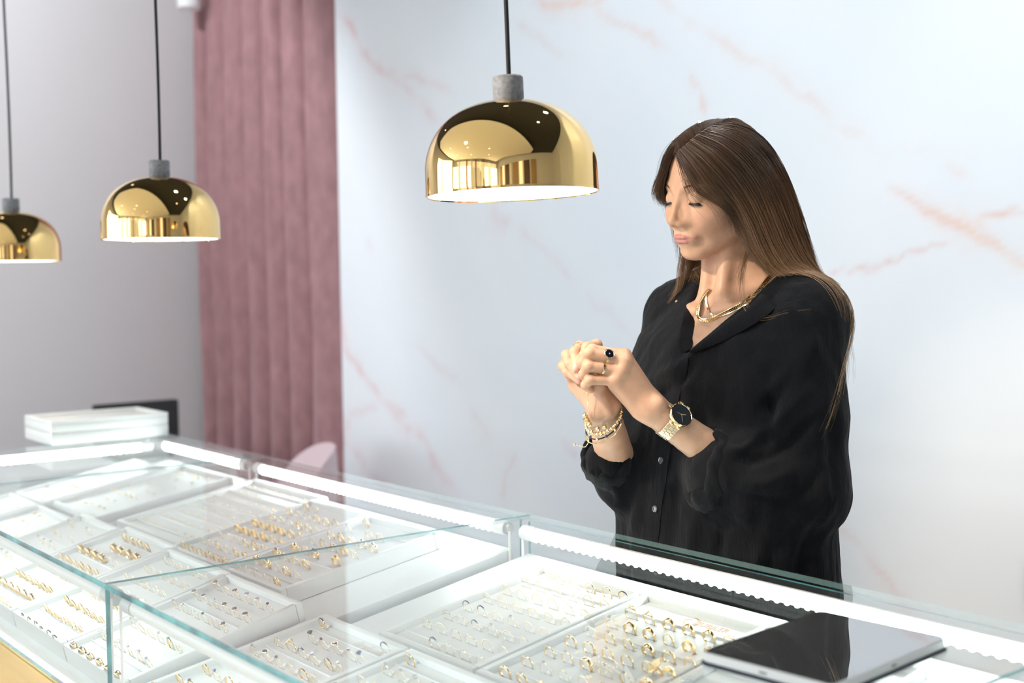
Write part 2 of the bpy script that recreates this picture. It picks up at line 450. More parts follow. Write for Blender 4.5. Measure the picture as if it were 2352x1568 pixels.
# ---------------------------------------------------------------- curtain
def curtain():
    px = [463, 491, 530, 571, 616, 661, 709, 772]
    xs = [on_y(x, 300, 2.50)[0] for x in px]
    prof = []
    for a, b in zip(xs[:-1], xs[1:]):
        for t in np.linspace(0, 1, 15)[:-1]:
            prof.append((a + (b - a) * t, 2.535 - 0.090 * math.sin(PI * t) ** 0.7, t))
    prof.append((xs[-1] + 0.012, 2.525, 1.0)); prof.append((xs[-1] + 0.03, 2.53, 1.0))
    nz = 30
    V = []
    for k in range(nz + 1):
        z = 0.03 + (3.2 - 0.03) * k / nz
        for i, (x, y, t) in enumerate(prof):
            V.append((x + 0.006 * math.sin(z * 2.1 + i * 0.35), y + 0.006 * math.sin(z * 3 + i * 0.9), z))
    n = len(prof)
    F = [(k * n + i, k * n + i + 1, (k + 1) * n + i + 1, (k + 1) * n + i) for k in range(nz) for i in range(n - 1)]
    m = pmat('dusty_pink_velvet', (0.335, 0.175, 0.185), 0.75, sheen=0.5, noise=(26, 0.16), bump=(160, 0.5, 0.002), scale3=(1, 1, 0.5))
    m.node_tree.nodes['Principled BSDF'].inputs['Sheen Tint'].default_value = (0.85, 0.6, 0.62, 1)
    o = np_mesh('curtain', np.array(V), np.array(F), m)
    md = o.modifiers.new('thick', 'SOLIDIFY'); md.thickness = 0.004
    tag(o, 'dusty pink velvet curtain in long pleats beside the marble wall', 'curtain')
curtain()
# small white ceiling fitting in the corner, top left of the curtain
c = on_y(436, 4, 2.36)
t = thing('corner_spotlight', tuple(c), 'small white ceiling fitting in the corner beside the pink curtain', 'spotlight')
bm = bmesh.new(); add_lathe(bm, [(0, -0.03), (0.05, -0.03), (0.055, -0.02), (0.055, 0.05), (0.03, 0.06), (0, 0.06)], 24); obj('housing', bm, M['tablet_white'], t)
bm = bmesh.new(); add_tube(bm, [(0, 0, 0.055), (0, 0, CEIL_Z - c[2])], 0.012, 8); obj('stem', bm, M['tablet_white'], t)

# ---------------------------------------------------------------- monitor and its desk, pink chair
def monitor():
    a = P(215, 930, 4.35); X = -4.62
    def onx(x, y):
        r = ray(x, y); return CO + r * (X / r[0])
    A, B, C = onx(214, 932), onx(406, 915), onx(412, 1003)
    zt = (A[2] + B[2]) / 2; ya, yb = A[1], B[1]
    t = thing('monitor', (X, (ya + yb) / 2, 0.7605), 'black computer screen behind the white boxes on the counter', 'monitor')
    w = (yb - ya) / 2
    box('screen_panel', (-0.02, -w, 0.055), (0.02, w, zt - 0.76), M['black_matte'], t, 0.006)
    bm = bmesh.new(); add_box(bm, (-0.025, -0.03, 0.008), (0.0, 0.03, zt - 0.76 - 0.15)); obj('stand', bm, M['black_matte'], t)
    box('foot', (-0.09, -0.11, 0.0), (0.09, 0.11, 0.012), M['black_matte'], t, 0.004)
    d = thing('back_desk', (X - .08, (ya + yb) / 2 - .05, 0), 'white desk under the black computer screen', 'desk')
    box('desk_top', (-0.30, -0.45, 0.72), (0.30, 0.38, 0.76), M['white_board'], d, 0.004)
    for yy in (-0.43, 0.34): box('side_panel', (-0.28, yy, 0), (0.28, yy + 0.02, 0.72), M['white_board'], d)
monitor()

def chair():
    c = on_y(705, 1060, 2.14)
    t = thing('shell_chair', (c[0] - .07, c[1] - .19, 0), 'pale pink round-backed upholstered chair in front of the curtain', 'chair')
    top = on_y(705, 1023, 2.14)[2]
    # curved back: an arc in plan, rounded outline in elevation
    bm = bmesh.new()
    n, m = 28, 12
    def pt(u, v, off):
        ang = (u - 0.5) * 2.5
        r = 0.30 + off
        zz = 0.50 + (top - 0.50) * v * max(0.0, 1 - abs((u - 0.5) * 2) ** 2.6) ** 0.5 + 0.0
        return Vector((r * math.sin(ang), r * math.cos(ang) - 0.05 + 0.05 * v, zz))
    O = [[bm.verts.new(pt(i / n, j / m, 0.03 * math.sin(PI * min(1, (j + 2) / (m + 2))))) for j in range(m + 1)] for i in range(n + 1)]
    I = [[bm.verts.new(pt(i / n, j / m, -0.025 * math.sin(PI * min(1, (j + 2) / (m + 2))))) for j in range(m + 1)] for i in range(n + 1)]
    for i in range(n):
        for j in range(m):
            bm.faces.new((O[i][j], O[i + 1][j], O[i + 1][j + 1], O[i][j + 1])); bm.faces.new((I[i][j], I[i][j + 1], I[i + 1][j + 1], I[i + 1][j]))
        bm.faces.new((O[i][m], O[i + 1][m], I[i + 1][m], I[i][m])); bm.faces.new((O[i][0], I[i][0], I[i + 1][0], O[i + 1][0]))
    bmesh.ops.remove_doubles(bm, verts=bm.verts, dist=0.0008)
    o = obj('backrest', bm, M['chair_pink'], t)
    bm = bmesh.new(); add_lathe(bm, [(0, 0.42), (0.2, 0.42), (0.235, 0.44), (0.24, 0.48), (0.22, 0.505), (0, 0.515)], 36); obj('seat', bm, M['chair_pink'], t)
    for sx, sy in ((1, 1), (1, -1), (-1, 1), (-1, -1)):
        bm = bmesh.new(); add_tube(bm, [(sx * 0.14, sy * 0.14, 0.43), (sx * 0.20, sy * 0.20, 0.0)], [0.014, 0.009], 10); obj('leg', bm, M['metal_leg'], t)
    t.rotation_euler.z = math.radians(-20)
chair()
# ---------------------------------------------------------------- display cases
SLOPE = 0.165
TH = math.atan(SLOPE)
def pl2w(X, s, off):
    Y = s * math.cos(TH); z = .949 - SLOPE * (1.336 - Y)
    return (X, Y - off * math.sin(TH), z + off * math.cos(TH))

def pane(name, lo, hi, parent, thin):
    """solid glass pane; thin = index of its thickness axis; the narrow faces get the teal edge"""
    bm = bmesh.new(); add_box(bm, lo, hi)
    bmesh.ops.recalc_face_normals(bm, faces=bm.faces)
    for f in bm.faces:
        f.material_index = 0 if abs(f.normal[thin]) > 0.9 else (2 if thin == 2 and (abs(f.normal.x) > .9 or f.normal.y > .9) else 1)
    return obj(name, bm, [M['glass'], M['edge'], M['joint']], parent, smooth=False)

def led_bar(parent, a, b, inward, halo_step, mat='led'):
    """light profile between a and b (world x or y run), inward = unit direction towards the inside of the case"""
    a = Vector(a); b = Vector(b); d = (b - a).normalized(); ln = (b - a).length
    inw = Vector(inward); up = Vector((0, 0, 1))
    mt = Matrix((( d.x, inw.x, up.x, a.x), (d.y, inw.y, up.y, a.y), (d.z, inw.z, up.z, a.z), (0, 0, 0, 1)))
    # half-round housing on the outer side
    bm = bmesh.new()
    prof = [(0.0115 * math.cos(t), 0.0115 * math.sin(t)) for t in np.linspace(math.radians(70), math.radians(250), 14)]
    A = [bm.verts.new((0, p[0], p[1])) for p in prof]; B = [bm.verts.new((ln, p[0], p[1])) for p in prof]
    for i in range(len(prof) - 1): bm.faces.new((A[i], A[i + 1], B[i + 1], B[i]))
    bm.faces.new(A + []); bm.faces.new(B[::-1])
    bm.faces.new((A[0], B[0], B[-1], A[-1]))
    bmesh.ops.transform(bm, matrix=mt, verts=bm.verts)
    pr = obj('light_profile', bm, M['alu'], parent)
    # diffuser
    bm = bmesh.new()
    prof = [(0.010 * math.cos(t) + 0.001, 0.010 * math.sin(t)) for t in np.linspace(math.radians(-112), math.radians(66), 12)]
    e = 0.022
    A = [bm.verts.new((e, p[0], p[1])) for p in prof]; B = [bm.verts.new((ln - e, p[0], p[1])) for p in prof]
    for i in range(len(prof) - 1): bm.faces.new((A[i], A[i + 1], B[i + 1], B[i]))
    bm.faces.new(A); bm.faces.new(B[::-1])
    bmesh.ops.transform(bm, matrix=mt, verts=bm.verts)
    obj('light_strip', bm, M[mat], pr)
    if halo_step:  # glowing beads shaped like the bright halo scallops along the strip
        bm = bmesh.new(); k = int((ln - 2 * e) / halo_step)
        for i in range(k):
            x = e + (i + 0.5) * halo_step
            add_sphere(bm, (x, 0.005, -0.0088), 0.0030, 8, 6, (1.5, 1, 1.0))
        bmesh.ops.transform(bm, matrix=mt, verts=bm.verts)
        obj('light_lenses', bm, M['led_glow'], pr)
    for x0, x1_, xn in ((-0.007, 0.024, -0.013), (ln - 0.024, ln + 0.007, ln + 0.004)):
        bm = bmesh.new()
        add_lathe(bm, [(0, x0), (.0128, x0), (.0128, x1_), (.0105, x1_), (.0105, x0 + .003), (0, x0 + .003)], 20, mtx=Matrix.Rotation(PI / 2, 4, 'Y'))
        add_tube(bm, [(xn, 0, 0.003), (xn + 0.009, 0, 0.003)], 0.004, 10)
        bmesh.ops.transform(bm, matrix=mt, verts=bm.verts)
        obj('end_clip', bm, M['tablet_white'], pr)
    return pr

def display_case(xa, xb, label, near_edge=False, far_end=False):
    t = thing('display_case', ((xa + xb) / 2, (Y0 + Y1) / 2, 0), label, 'display case', 'glass display cases along the counter')
    inv = Matrix.Translation(-Vector(t.location))
    g = 0.0006
    parts = []
    parts.append(pane('top_pane', (xa + g, Y0, COUNTER_Z - 0.008), (xb - g, Y1, COUNTER_Z), None, 2))
    top = parts[0]
    for xx in (xa + g + .0002, xb - g - .0014):
        e_ = box('edge_line', (xx, Y0 + .0003, COUNTER_Z - .0019), (xx + .0012, Y1 - .0003, COUNTER_Z - .0002), M['edge'])
        e_.parent = top
    parts.append(pane('front_pane', (xa + g, Y0 + 0.0005, 0.82), (xb - g, Y0 + 0.0065, COUNTER_Z - 0.0082), None, 1))
    mid = (xa + xb) / 2
    parts.append(pane('rear_door', (xa + 0.012, Y1 - 0.0135, 0.80), (xb - 0.012, Y1 - 0.0085, COUNTER_Z - 0.0085), None, 1))
    if far_end:
        parts.append(pane('end_pane', (xa + g, Y0 + 0.009, 0.82), (xa + g + 0.008, Y1 - 0.018, COUNTER_Z - 0.0085), None, 0))
    # cabinet below
    parts.append(box('cabinet', (xa + g, Y0 + 0.012, 0.06), (xb - g, Y1 - 0.002, 0.80), [M['white_board']], None, 0.002))
    parts.append(box('case_floor', (xa + g, Y0 + 0.012, 0.8002), (xb - g, Y1 - 0.019, 0.8030), M['case_floor']))  # grey sheet added so the gap between the shelves reads dark
    parts.append(box('front_panel', (xa + g, Y0 + 0.002, 0.06), (xb - g, Y0 + 0.0118, 0.812), M['gold_panel'], None, 0.0015))
    parts.append(box('plinth', (xa + g, Y0 + 0.05, 0.0), (xb - g, Y1 - 0.05, 0.06), M['black_matte']))
    parts.append(box('sill', (xa + g, Y0 + 0.009, 0.800), (xb - g, Y0 + 0.05, 0.819), M['alu'], None, 0.002))
    # sloping shelf
    if True:
        sa, sb = 0.640 / math.cos(TH), 1.336 / math.cos(TH)
        bm = bmesh.new()
        q = [pl2w(xa + 0.021, sa, 0), pl2w(xb - 0.024, sa, 0), pl2w(xb - 0.024, sb, 0), pl2w(xa + 0.021, sb, 0)]
        top = [Vector(p) for p in q]; bot = [Vector(pl2w(*a, -0.022)) for a in [(xa + 0.021, sa), (xb - 0.024, sa), (xb - 0.024, sb), (xa + 0.021, sb)]]
        vt = [bm.verts.new(p) for p in top]; vb = [bm.verts.new(p) for p in bot]
        bm.faces.new(vt); bm.faces.new(vb[::-1])
        for i in range(4):
            j = (i + 1) % 4; bm.faces.new((vt[i], vb[i], vb[j], vt[j]))
        bmesh.ops.bevel(bm, geom=list(bm.edges), offset=0.002, segments=2, profile=0.5, affect='EDGES')
        parts.append(obj('sloping_shelf', bm, M['white_board']))
        for xx in (xa + 0.05, xb - 0.07):
            bm = bmesh.new()
            tri = [(0.65, 0.803), (1.33, 0.803), (1.33, 0.922), (0.65, 0.8075)]
            va = [bm.verts.new((xx, y, z)) for y, z in tri]; vb = [bm.verts.new((xx + 0.02, y, z)) for y, z in tri]
            bm.faces.new(va); bm.faces.new(vb[::-1])
            for i in range(4):
                j = (i + 1) % 4; bm.faces.new((va[i], vb[i], vb[j], va[j]))
            parts.append(obj('shelf_bracket', bm, M['white_board'], smooth=False))
    parts.append(led_bar(None, (xa + 0.03, Y1 - 0.031, 0.9865), (xb - 0.03, Y1 - 0.031, 0.9865), (0, -1, 0), 0.0172))
    parts.append(led_bar(None, (xb - 0.03, Y0 + 0.024, 0.982), (xa + 0.03, Y0 + 0.024, 0.982), (0, 1, 0), 0, 'led_front'))
    if far_end:
        parts.append(led_bar(None, (xa + 0.03, Y0 + 0.05, 0.9865), (xa + 0.03, Y1 - 0.07, 0.9865), (1, 0, 0), 0.0172))
    # slim posts of the joint fittings
    for xx in ((xa + 0.018, xb - 0.018) if not far_end else (xb - 0.018,)):
        for yy in (Y1 - 0.031, Y0 + 0.0145):
            bm = bmesh.new(); add_tube(bm, [(xx, yy, 0.80), (xx, yy, 0.982)], 0.0022, 8); parts.append(obj('power_rod', bm, M['alu']))
    for p in parts:
        p.parent = t; p.matrix_parent_inverse = inv
    return t

display_case(X1, X3, 'glass display case nearest the camera, under the tablet, lit by white light strips')
display_case(X2, X1, 'middle glass display case between the tablet case and the white boxes')
FARCASE = display_case(XE, X2, 'short far glass display case carrying the stacked white boxes', far_end=True)
# the case that follows on the right, mostly outside the frame
display_case(X3, X3 + 0.991, 'glass display case cut off at the lower right corner of the photo')

# ---------------------------------------------------------------- trays
class Tray:
    def __init__(s, x0, x1, s0, s1, of, ob, rim, label, name='ring_tray', rails=True, flat_z=None, kind='ring'):
        s.x0, s.x1, s.s0, s.s1 = x0, x1, s0, s1
        cx, cs = (x0 + x1) / 2, (s0 + s1) / 2
        if flat_z is None:
            A = Vector(pl2w(cx, s0, of)); B = Vector(pl2w(cx, s1, ob))
        else:
            A = Vector((cx, s0, flat_z)); B = Vector((cx, s1, flat_z))
        s.o = (A + B) / 2; yv = (B - A).normalized(); xv = Vector((1, 0, 0)); zv = xv.cross(yv)
        s.len = (B - A).length
        s.m = Matrix(((xv.x, yv.x, zv.x, s.o.x), (xv.y, yv.y, zv.y, s.o.y), (xv.z, yv.z, zv.z, s.o.z), (0, 0, 0, 1)))
        hx, hy = (x1 - x0) / 2 - 0.0012, s.len / 2 - 0.0012
        bm = bmesh.new(); w = 0.011
        h0 = -0.020 if flat_z is None else -0.012
        if flat_z is None: h0 = -min(of, ob) + 0.0006 if min(of, ob) > 0.004 else -0.0012
        for lo, hi in (((-hx, -hy, h0), (hx, -hy + w, rim)), ((-hx, hy - w, h0), (hx, hy, rim)), ((-hx, -hy + w, h0), (-hx + w, hy - w, rim)), ((hx - w, -hy + w, h0), (hx, hy - w, rim))):
            add_box(bm, lo, hi, 0.0022, 2)
        add_box(bm, (-hx + w - 0.002, -hy + w - 0.002, h0 + 0.0004), (hx - w + 0.002, hy - w + 0.002, 0.0))
        s.obj = obj(name, bm, M['tray'], None)
        s.obj.matrix_world = s.m
        tag(s.obj, label, 'tray', 'white jewellery trays in the cases')
        s.hx, s.hy, s.rim = hx, hy, rim
        if rails:
            bm = bmesh.new()
            y = -hy + w + 0.03
            while y < hy - w - 0.01:
                add_box(bm, (-hx + w, y - 0.0015, 0.0), (hx - w, y + 0.0015, 0.0022), 0.0006, 1); y += 0.0762
            obj('slot_rails', bm, M['tray'], s.obj)
    def local(s, X, sl):
        """tray coordinates of shelf coordinates"""
        return X - (s.x0 + s.x1) / 2, sl - (s.s0 + s.s1) / 2

TR = {}
rimr = 0.010
TR['T1'] = Tray(-1.572, -1.335, 0.985, 1.311, .002, .002, rimr, 'white ring tray at the back left of the nearest case, slim bands on it')
TR['T2'] = Tray(-1.331, -1.094, 0.985, 1.311, .002, .002, rimr, 'white ring tray printed with a copper swirl logo, left of the tablet')
TR['T2b'] = Tray(-1.090, -0.853, 0.985, 1.311, .002, .002, rimr, 'white ring tray lying under the tablet, right of the swirl logo tray')
TR['T3'] = Tray(-1.680, -1.448, 0.658, 0.964, .016, .016, rimr, 'white tray with copper script and dark-stone rings at the front glass')
TR['T4'] = Tray(-1.444, -1.212, 0.658, 0.964, .016, .016, rimr, 'white tray right of the dark-stone ring tray, cut by the bottom edge')
TR['T5'] = Tray(-1.208, -0.976, 0.658, 0.964, .016, .016, rimr, 'white tray in front of the tablet, below the bottom edge of the photo')
TR['M1'] = Tray(-2.634, -2.298, 0.995, 1.330, .012, .012, rimr, 'white tray with rows of tiny stud earrings in the middle case', name='earring_tray', rails=False)
TR['M2a'] = Tray(-2.294, -2.066, 0.968, 1.290, .020, .020, rimr, 'white ring tray right of the stud earring tray')
TR['M2b'] = Tray(-2.062, -1.834, 0.968, 1.290, .020, .020, rimr, 'rightmost raised ring tray at the back of the middle case')
TR['M3'] = Tray(-1.940, -1.692, 0.645, 0.936, .022, .042, rimr, 'white tray of oval-gem rings at the right front of the middle case')
TR['M4'] = Tray(-2.194, -1.944, 0.645, 0.940, .022, .042, rimr, 'white ring tray left of the oval-gem tray, behind the front glass')
TR['M5'] = Tray(-2.440, -2.198, 0.645, 0.955, .022, .042, rimr, 'white tray of wide gold rings, second from the left at front glass')
TR['M6'] = Tray(-2.655, -2.444, 0.645, 0.940, .022, .042, rimr, 'leftmost white tray in the front row of the middle case')
for k, (xa, xb, s0, s1, lb) in enumerate([(-3.208, -2.992, 0.955, 1.27, 'far white pendant tray nearest the boxes, at the back of the far case'),
                                       (-2.985, -2.706, 0.975, 1.31, 'far white pendant tray at the back of the far case, next to the joint'),
                                       (-3.208, -2.992, 0.66, 0.95, 'far white pendant tray at the front, under the white boxes'),
                                       (-2.985, -2.706, 0.66, 0.95, 'far white pendant tray at the front of the far case, next to the joint')]):
    TR['F%d' % k] = Tray(xa, xb, s0, s1, .014, .014, 0.008, lb, name='pendant_tray', rails=False)

def text_print(tr, txt, X, s, size, rot, shear, m, swirl=False):
    cu = bpy.data.curves.new('print', 'FONT'); cu.body = txt; cu.size = size; cu.shear = shear; cu.extrude = 0.00015
    cu.align_x = 'LEFT'
    to = bpy.data.objects.new('print', cu); COL.objects.link(to)
    bpy.context.view_layer.update()
    me = bpy.data.meshes.new_from_object(to.evaluated_get(bpy.context.evaluated_depsgraph_get()))
    bpy.data.objects.remove(to)
    o = link('logo_print', me, m, tr.obj)
    x, y = tr.local(X, s)
    o.location = (x, y, 0.0004); o.rotation_euler.z = rot
    o['label'] = 'copper foil lettering'
    if swirl:
        bm = bmesh.new()
        pts = []
        for t_ in np.linspace(0, 1, 40):
            a = PI * 0.55 - t_ * PI * 2.15; r = 0.0125 * (1 - 0.62 * t_)
            pts.append((r * math.cos(a) * 1.15 - 0.016, r * math.sin(a) + 0.005, 0.0))
        def ribbon(pts, wid):
            L_, R_ = [], []
            for i, p in enumerate(pts):
                q = pts[min(i + 1, len(pts) - 1)]; pr = pts[max(i - 1, 0)]
                d = Vector(q) - Vector(pr); nrm = Vector((-d.y, d.x, 0)).normalized() * wid[i]
                L_.append(bm.verts.new(Vector(p) + nrm)); R_.append(bm.verts.new(Vector(p) - nrm))
            for i in range(len(pts) - 1): bm.faces.new((L_[i], R_[i], R_[i + 1], L_[i + 1]))
        ribbon(pts, [0.0006 + 0.0016 * math.sin(PI * min(1, u * 1.2)) for u in np.linspace(0, 0.83, 40)])
        p2 = [(-0.004 + 0.0035 * math.sin(u * PI), 0.014 - 0.016 * u, 0) for u in np.linspace(0, 1, 16)]
        ribbon(p2, [0.0004 + 0.0014 * math.sin(PI * u) for u in np.linspace(0.02, 0.98, 16)])
        so = obj('logo_swirl', bm, m, tr.obj, smooth=False)
        so.location = (x, y, 0.0005); so.rotation_euler.z = rot
text_print(TR['T2'], 'JUBILER', -1.200, 1.272, 0.0165, 0, 0.0, M['print'], swirl=True)
text_print(TR['T3'], 'Brylanty', -1.556, 0.9305, 0.0235, 0, 0.42, M['print_pale'])
text_print(TR['T4'], 'Brylanty', -1.320, 0.9305, 0.0235, 0, 0.42, M['print_pale'])

# ---------------------------------------------------------------- rings
def band_mesh(name, R, w, h, kind='plain', n=40):
    """ring in its YZ plane standing on z=0, axis along x; w = width along x, h = radial thickness"""
    bm = bmesh.new()
    V = []
    for i in range(n):
        a = 2 * PI * i / n
        up = 0.5 + 0.5 * math.cos(a)                # 1 on top
        ww, hh = w, h
        if kind == 'signet': ww = w * (1 + 1.5 * up ** 4); hh = h * (1 + 0.5 * up ** 4)
        if kind == 'taper': ww = w * (0.55 + 0.75 * up); hh = h * (0.8 + 0.4 * up)
        if kind == 'rope': hh = h * (1 + 0.35 * math.sin(a * 14)); ww = w * (1 + 0.2 * math.cos(a * 14))
        if kind == 'wave': pass
        rg = []
        for k in range(8):
            t = 2 * PI * k / 8 + PI / 8
            x = math.copysign(abs(math.cos(t)) ** 0.7, math.cos(t)) * ww / 2
            r = R + math.copysign(abs(math.sin(t)) ** 0.7, math.sin(t)) * hh / 2
            if kind == 'wave': x += 0.0012 * math.sin(a * 3)
            rg.append(bm.verts.new((x, r * math.sin(a), R + r * math.cos(a))))
        V.append(rg)
    for i in range(n):
        A, B = V[i], V[(i + 1) % n]
        for k in range(8): bm.faces.new((A[k], A[(k + 1) % 8], B[(k + 1) % 8], B[k]))
    if kind == 'pave':
        for i in range(34):
            a = 2 * PI * i / 34
            add_sphere(bm, (0, (R + h * 0.5) * math.sin(a), R + (R + h * 0.5) * math.cos(a)), 0.0008, 6, 5)
    if kind == 'double':
        pass
    me = bpy.data.meshes.new(name); bmesh.ops.recalc_face_normals(bm, faces=bm.faces); bm.to_mesh(me); bm.free()
    me.polygons.foreach_set('use_smooth', [True] * len(me.polygons))
    return me

def cross_mesh(name, R):
    bm = bmesh.new()
    for sg in (1, -1):
        pts = []
        for i in range(36):
            a = 2 * PI * i / 36; up = max(0, math.cos(a))
            pts.append((sg * 0.0045 * up * math.cos(a * 1.5), R * math.sin(a), R + R * math.cos(a)))
        add_tube(bm, pts, 0.00075, 6, closed=True)
    me = bpy.data.meshes.new(name); bmesh.ops.recalc_face_normals(bm, faces=bm.faces); bm.to_mesh(me); bm.free()
    me.polygons.foreach_set('use_smooth', [True] * len(me.polygons))
    return me

def gem_mesh(name, a, b, c):
    """cut stone: oval a x b, table on top"""
    bm = bmesh.new(); n = 16
    rings = []
    for s, z in ((0.30, -c), (0.75, -0.45 * c), (1.0, 0.0), (0.97, 0.14 * c), (0.62, 0.42 * c)):
        rings.append([bm.verts.new((a * s * math.cos(2 * PI * i / n), b * s * math.sin(2 * PI * i / n), z)) for i in range(n)])
    for A, B in zip(rings[:-1], rings[1:]):
        for i in range(n): bm.faces.new((A[i], A[(i + 1) % n], B[(i + 1) % n], B[i]))
    bm.faces.new(rings[0][::-1]); bm.faces.new(rings[-1])
    me = bpy.data.meshes.new(name); bmesh.ops.recalc_face_normals(bm, faces=bm.faces); bm.to_mesh(me); bm.free()
    return me

def half_pave_mesh(name, R, wid):
    bm = bmesh.new()
    for i in range(13):
        a = (i - 4) / 12 * 1.9
        add_box(bm, (-wid, -0.0009, -0.0005), (wid, 0.0009, 0.0009), 0.0003, 1, Matrix.Translation((0, (R + .0006) * math.sin(a), R + (R + .0006) * math.cos(a))) @ Matrix.Rotation(-a, 4, 'X'))
    me = bpy.data.meshes.new(name); bmesh.ops.recalc_face_normals(bm, faces=bm.faces); bm.to_mesh(me); bm.free()
    return me

def tag_mesh():
    bm = bmesh.new()
    add_box(bm, (-0.0052, -0.0036, 0.0), (0.0052, 0.0036, 0.0003))
    bmesh.ops.transform(bm, matrix=Matrix.Translation((0.004, 0, 0.0032)) @ Matrix.Rotation(math.radians(-20), 4, 'Y'), verts=bm.verts)
    me = bpy.data.meshes.new('price_tag'); bm.to_mesh(me); bm.free(); return me

def slit_mesh():
    bm = bmesh.new(); add_box(bm, (-0.0006, -0.012, 0.0), (0.0006, 0.012, 0.00025))
    me = bpy.data.meshes.new('slit'); bm.to_mesh(me); bm.free(); return me

RR = 0.0100
BANDS = {
    'slim': (band_mesh('slim_band', RR, .0013, .0012), 'gold_pale', 'slim plain gold ring'),
    'beaded': (band_mesh('beaded_band', RR, .0012, .0012, 'pave'), 'gold_pale', 'slim beaded gold ring'),
    'band': (band_mesh('flat_band', RR, .0026, .0014), 'gold', 'flat polished gold ring'),
    'wide': (band_mesh('wide_band', RR, .0060, .0016), 'gold_rough', 'wide textured gold ring'),
    'rope': (band_mesh('rope_band', RR, .0040, .0020, 'rope'), 'gold', 'twisted gold rope ring'),
    'taper': (band_mesh('domed_band', RR, .0062, .0018, 'taper'), 'gold', 'domed openwork gold ring'),
    'signet': (band_mesh('signet_band', RR, .0042, .0018, 'signet'), 'gold_rough', 'broad gold signet ring'),
    'cross': (cross_mesh('crossed_band', 0.0112), 'gold', 'crossed wire gold ring'),
    'wave': (band_mesh('wave_band', RR, .0016, .0013, 'wave'), 'gold_pale', 'wavy slim gold ring'),
    'xwide': (band_mesh('cigar_band', RR, .0095, .0014), 'gold', 'very wide smooth gold ring'),
}
GEM_S = gem_mesh('round_gem', .0026, .0026, .0026)
GEM_O = gem_mesh('oval_gem', .0036, .0056, .0026)
GEM_L = gem_mesh('long_gem', .0046, .0092, .0026)
GEM_D = bpy.data.meshes.new('hammered_disc'); _d = bmesh.new(); add_lathe(_d, [(0, -.001), (.0105, -.001), (.0118, .0004), (.0105, .0013), (0, .0016)], 32); _d.to_mesh(GEM_D); _d.free()
GEM_R = gem_mesh('large_round_gem', .0044, .0044, .0034)
BEZEL_O = bpy.data.meshes.new('oval_setting'); _b = bmesh.new(); add_tube(_b, [(.0038 * math.cos(a), .0058 * math.sin(a), -.0004) for a in np.linspace(0, 2 * PI, 25)[:-1]], .0006, 6, closed=True); _b.to_mesh(BEZEL_O); _b.free()
HALF = half_pave_mesh('stone_row', RR, .0010)
TAGM, SLITM = tag_mesh(), slit_mesh()
for me, mt in ((TAGM, 'tag'), (SLITM, 'slot'), (BEZEL_O, 'gold_pale')): me.materials.append(M[mt])
for k, v in BANDS.items(): v[0].materials.append(M[v[1]])
_gemcache = {}
def gem_obj(me, mat):
    key = (me.name, mat)
    if key not in _gemcache:
        c = me.copy(); c.materials.clear(); c.materials.append(M[mat]); _gemcache[key] = c
    return _gemcache[key]
GEMNAMES = {'gem_navy': 'navy', 'gem_grey': 'smoky', 'gem_dark': 'garnet', 'gem_pink': 'pink', 'gem_lilac': 'lilac', 'gem_blue': 'blue', 'gem_green': 'green', 'gem_clear': 'clear'}

N_RINGS = 0
def put_ring(tr, X, s, band, where, gem=None, gmat=None, group='rings in the trays', lean=-8, yaw=0.0, tagged=True, label=None, dy=0.0):
    global N_RINGS
    N_RINGS += 1
    bme, bm_, nm = BANDS[band]
    x, y = tr.local(X, s)
    base = tr.m @ Matrix.Translation((x, y + dy, -0.0030)) @ Matrix.Rotation(math.radians(90 + yaw), 4, 'Z') @ Matrix.Rotation(math.radians(lean), 4, 'Y')
    if gem == 'disc': nm = 'disc ring'
    elif gem and gmat:
        nm = {'oval': 'gold ring, oval %s stone', 'long': 'ring with huge oval %s stone', 'small': 'gold ring, small %s stone', 'row': 'gold ring, %s stone row', 'round': 'gold ring, round %s stone'}[gem] % GEMNAMES[gmat]
    r = bpy.data.objects.new('ring', None); r.empty_display_size = 0.01
    COL.objects.link(r); r.matrix_world = base
    tag(r, label or (nm + ', ' + where), 'ring', group)
    b = bpy.data.objects.new('band', bme); COL.objects.link(b); b.parent = r
    if gem:
        if gem == 'row':
            g = bpy.data.objects.new('stone_row', gem_obj(HALF, gmat)); COL.objects.link(g); g.parent = r
        else:
            gm = {'oval': GEM_O, 'long': GEM_L, 'small': GEM_S, 'round': GEM_R, 'disc': GEM_D}[gem]
            g = bpy.data.objects.new('gem', gem_obj(gm, gmat)); COL.objects.link(g); g.parent = r
            g.location = (0, 0, 2 * RR + {'oval': .0018, 'long': .0018, 'small': .0016, 'round': .0028, 'disc': .0012}[gem])
            if gem in ('oval',):
                st = bpy.data.objects.new('setting', BEZEL_O); COL.objects.link(st); st.parent = r; st.location = g.location
    if tagged:
        tg = bpy.data.objects.new('price_tag', TAGM); COL.objects.link(tg); tg.parent = r
    return r

def slits(tr, cells):
    bm = bmesh.new()
    for X, s in cells:
        x, y = tr.local(X, s)
        add_box(bm, (x - .012, y - .0005, 0.0), (x + .012, y + .0005, 0.0002))
    obj('slits', bm, M['slot'], tr.obj, smooth=False)

def grid(tr, xs, ss, fill, where, seed, group, tagged=True, lean=-8, skip=(), row0=0):
    """fill(col,row) -> (band, gem, gmat) or None; col counts from the left (far) side, row from the back"""
    r = random.Random(seed); cells = []
    for j, s in enumerate(ss):
        for i, X in enumerate(xs):
            if (i, j) in skip: continue
            f = fill(i, j, r)
            if f is None: continue
            cells.append((X, s))
            w = '%s from left, %s from back, %s' % (ORD[i], ORD[j + row0], where)
            put_ring(tr, X, s, f[0], w, f[1], f[2], group, lean + r.uniform(-4, 4), r.uniform(-5, 5), tagged)
    slits(tr, cells)

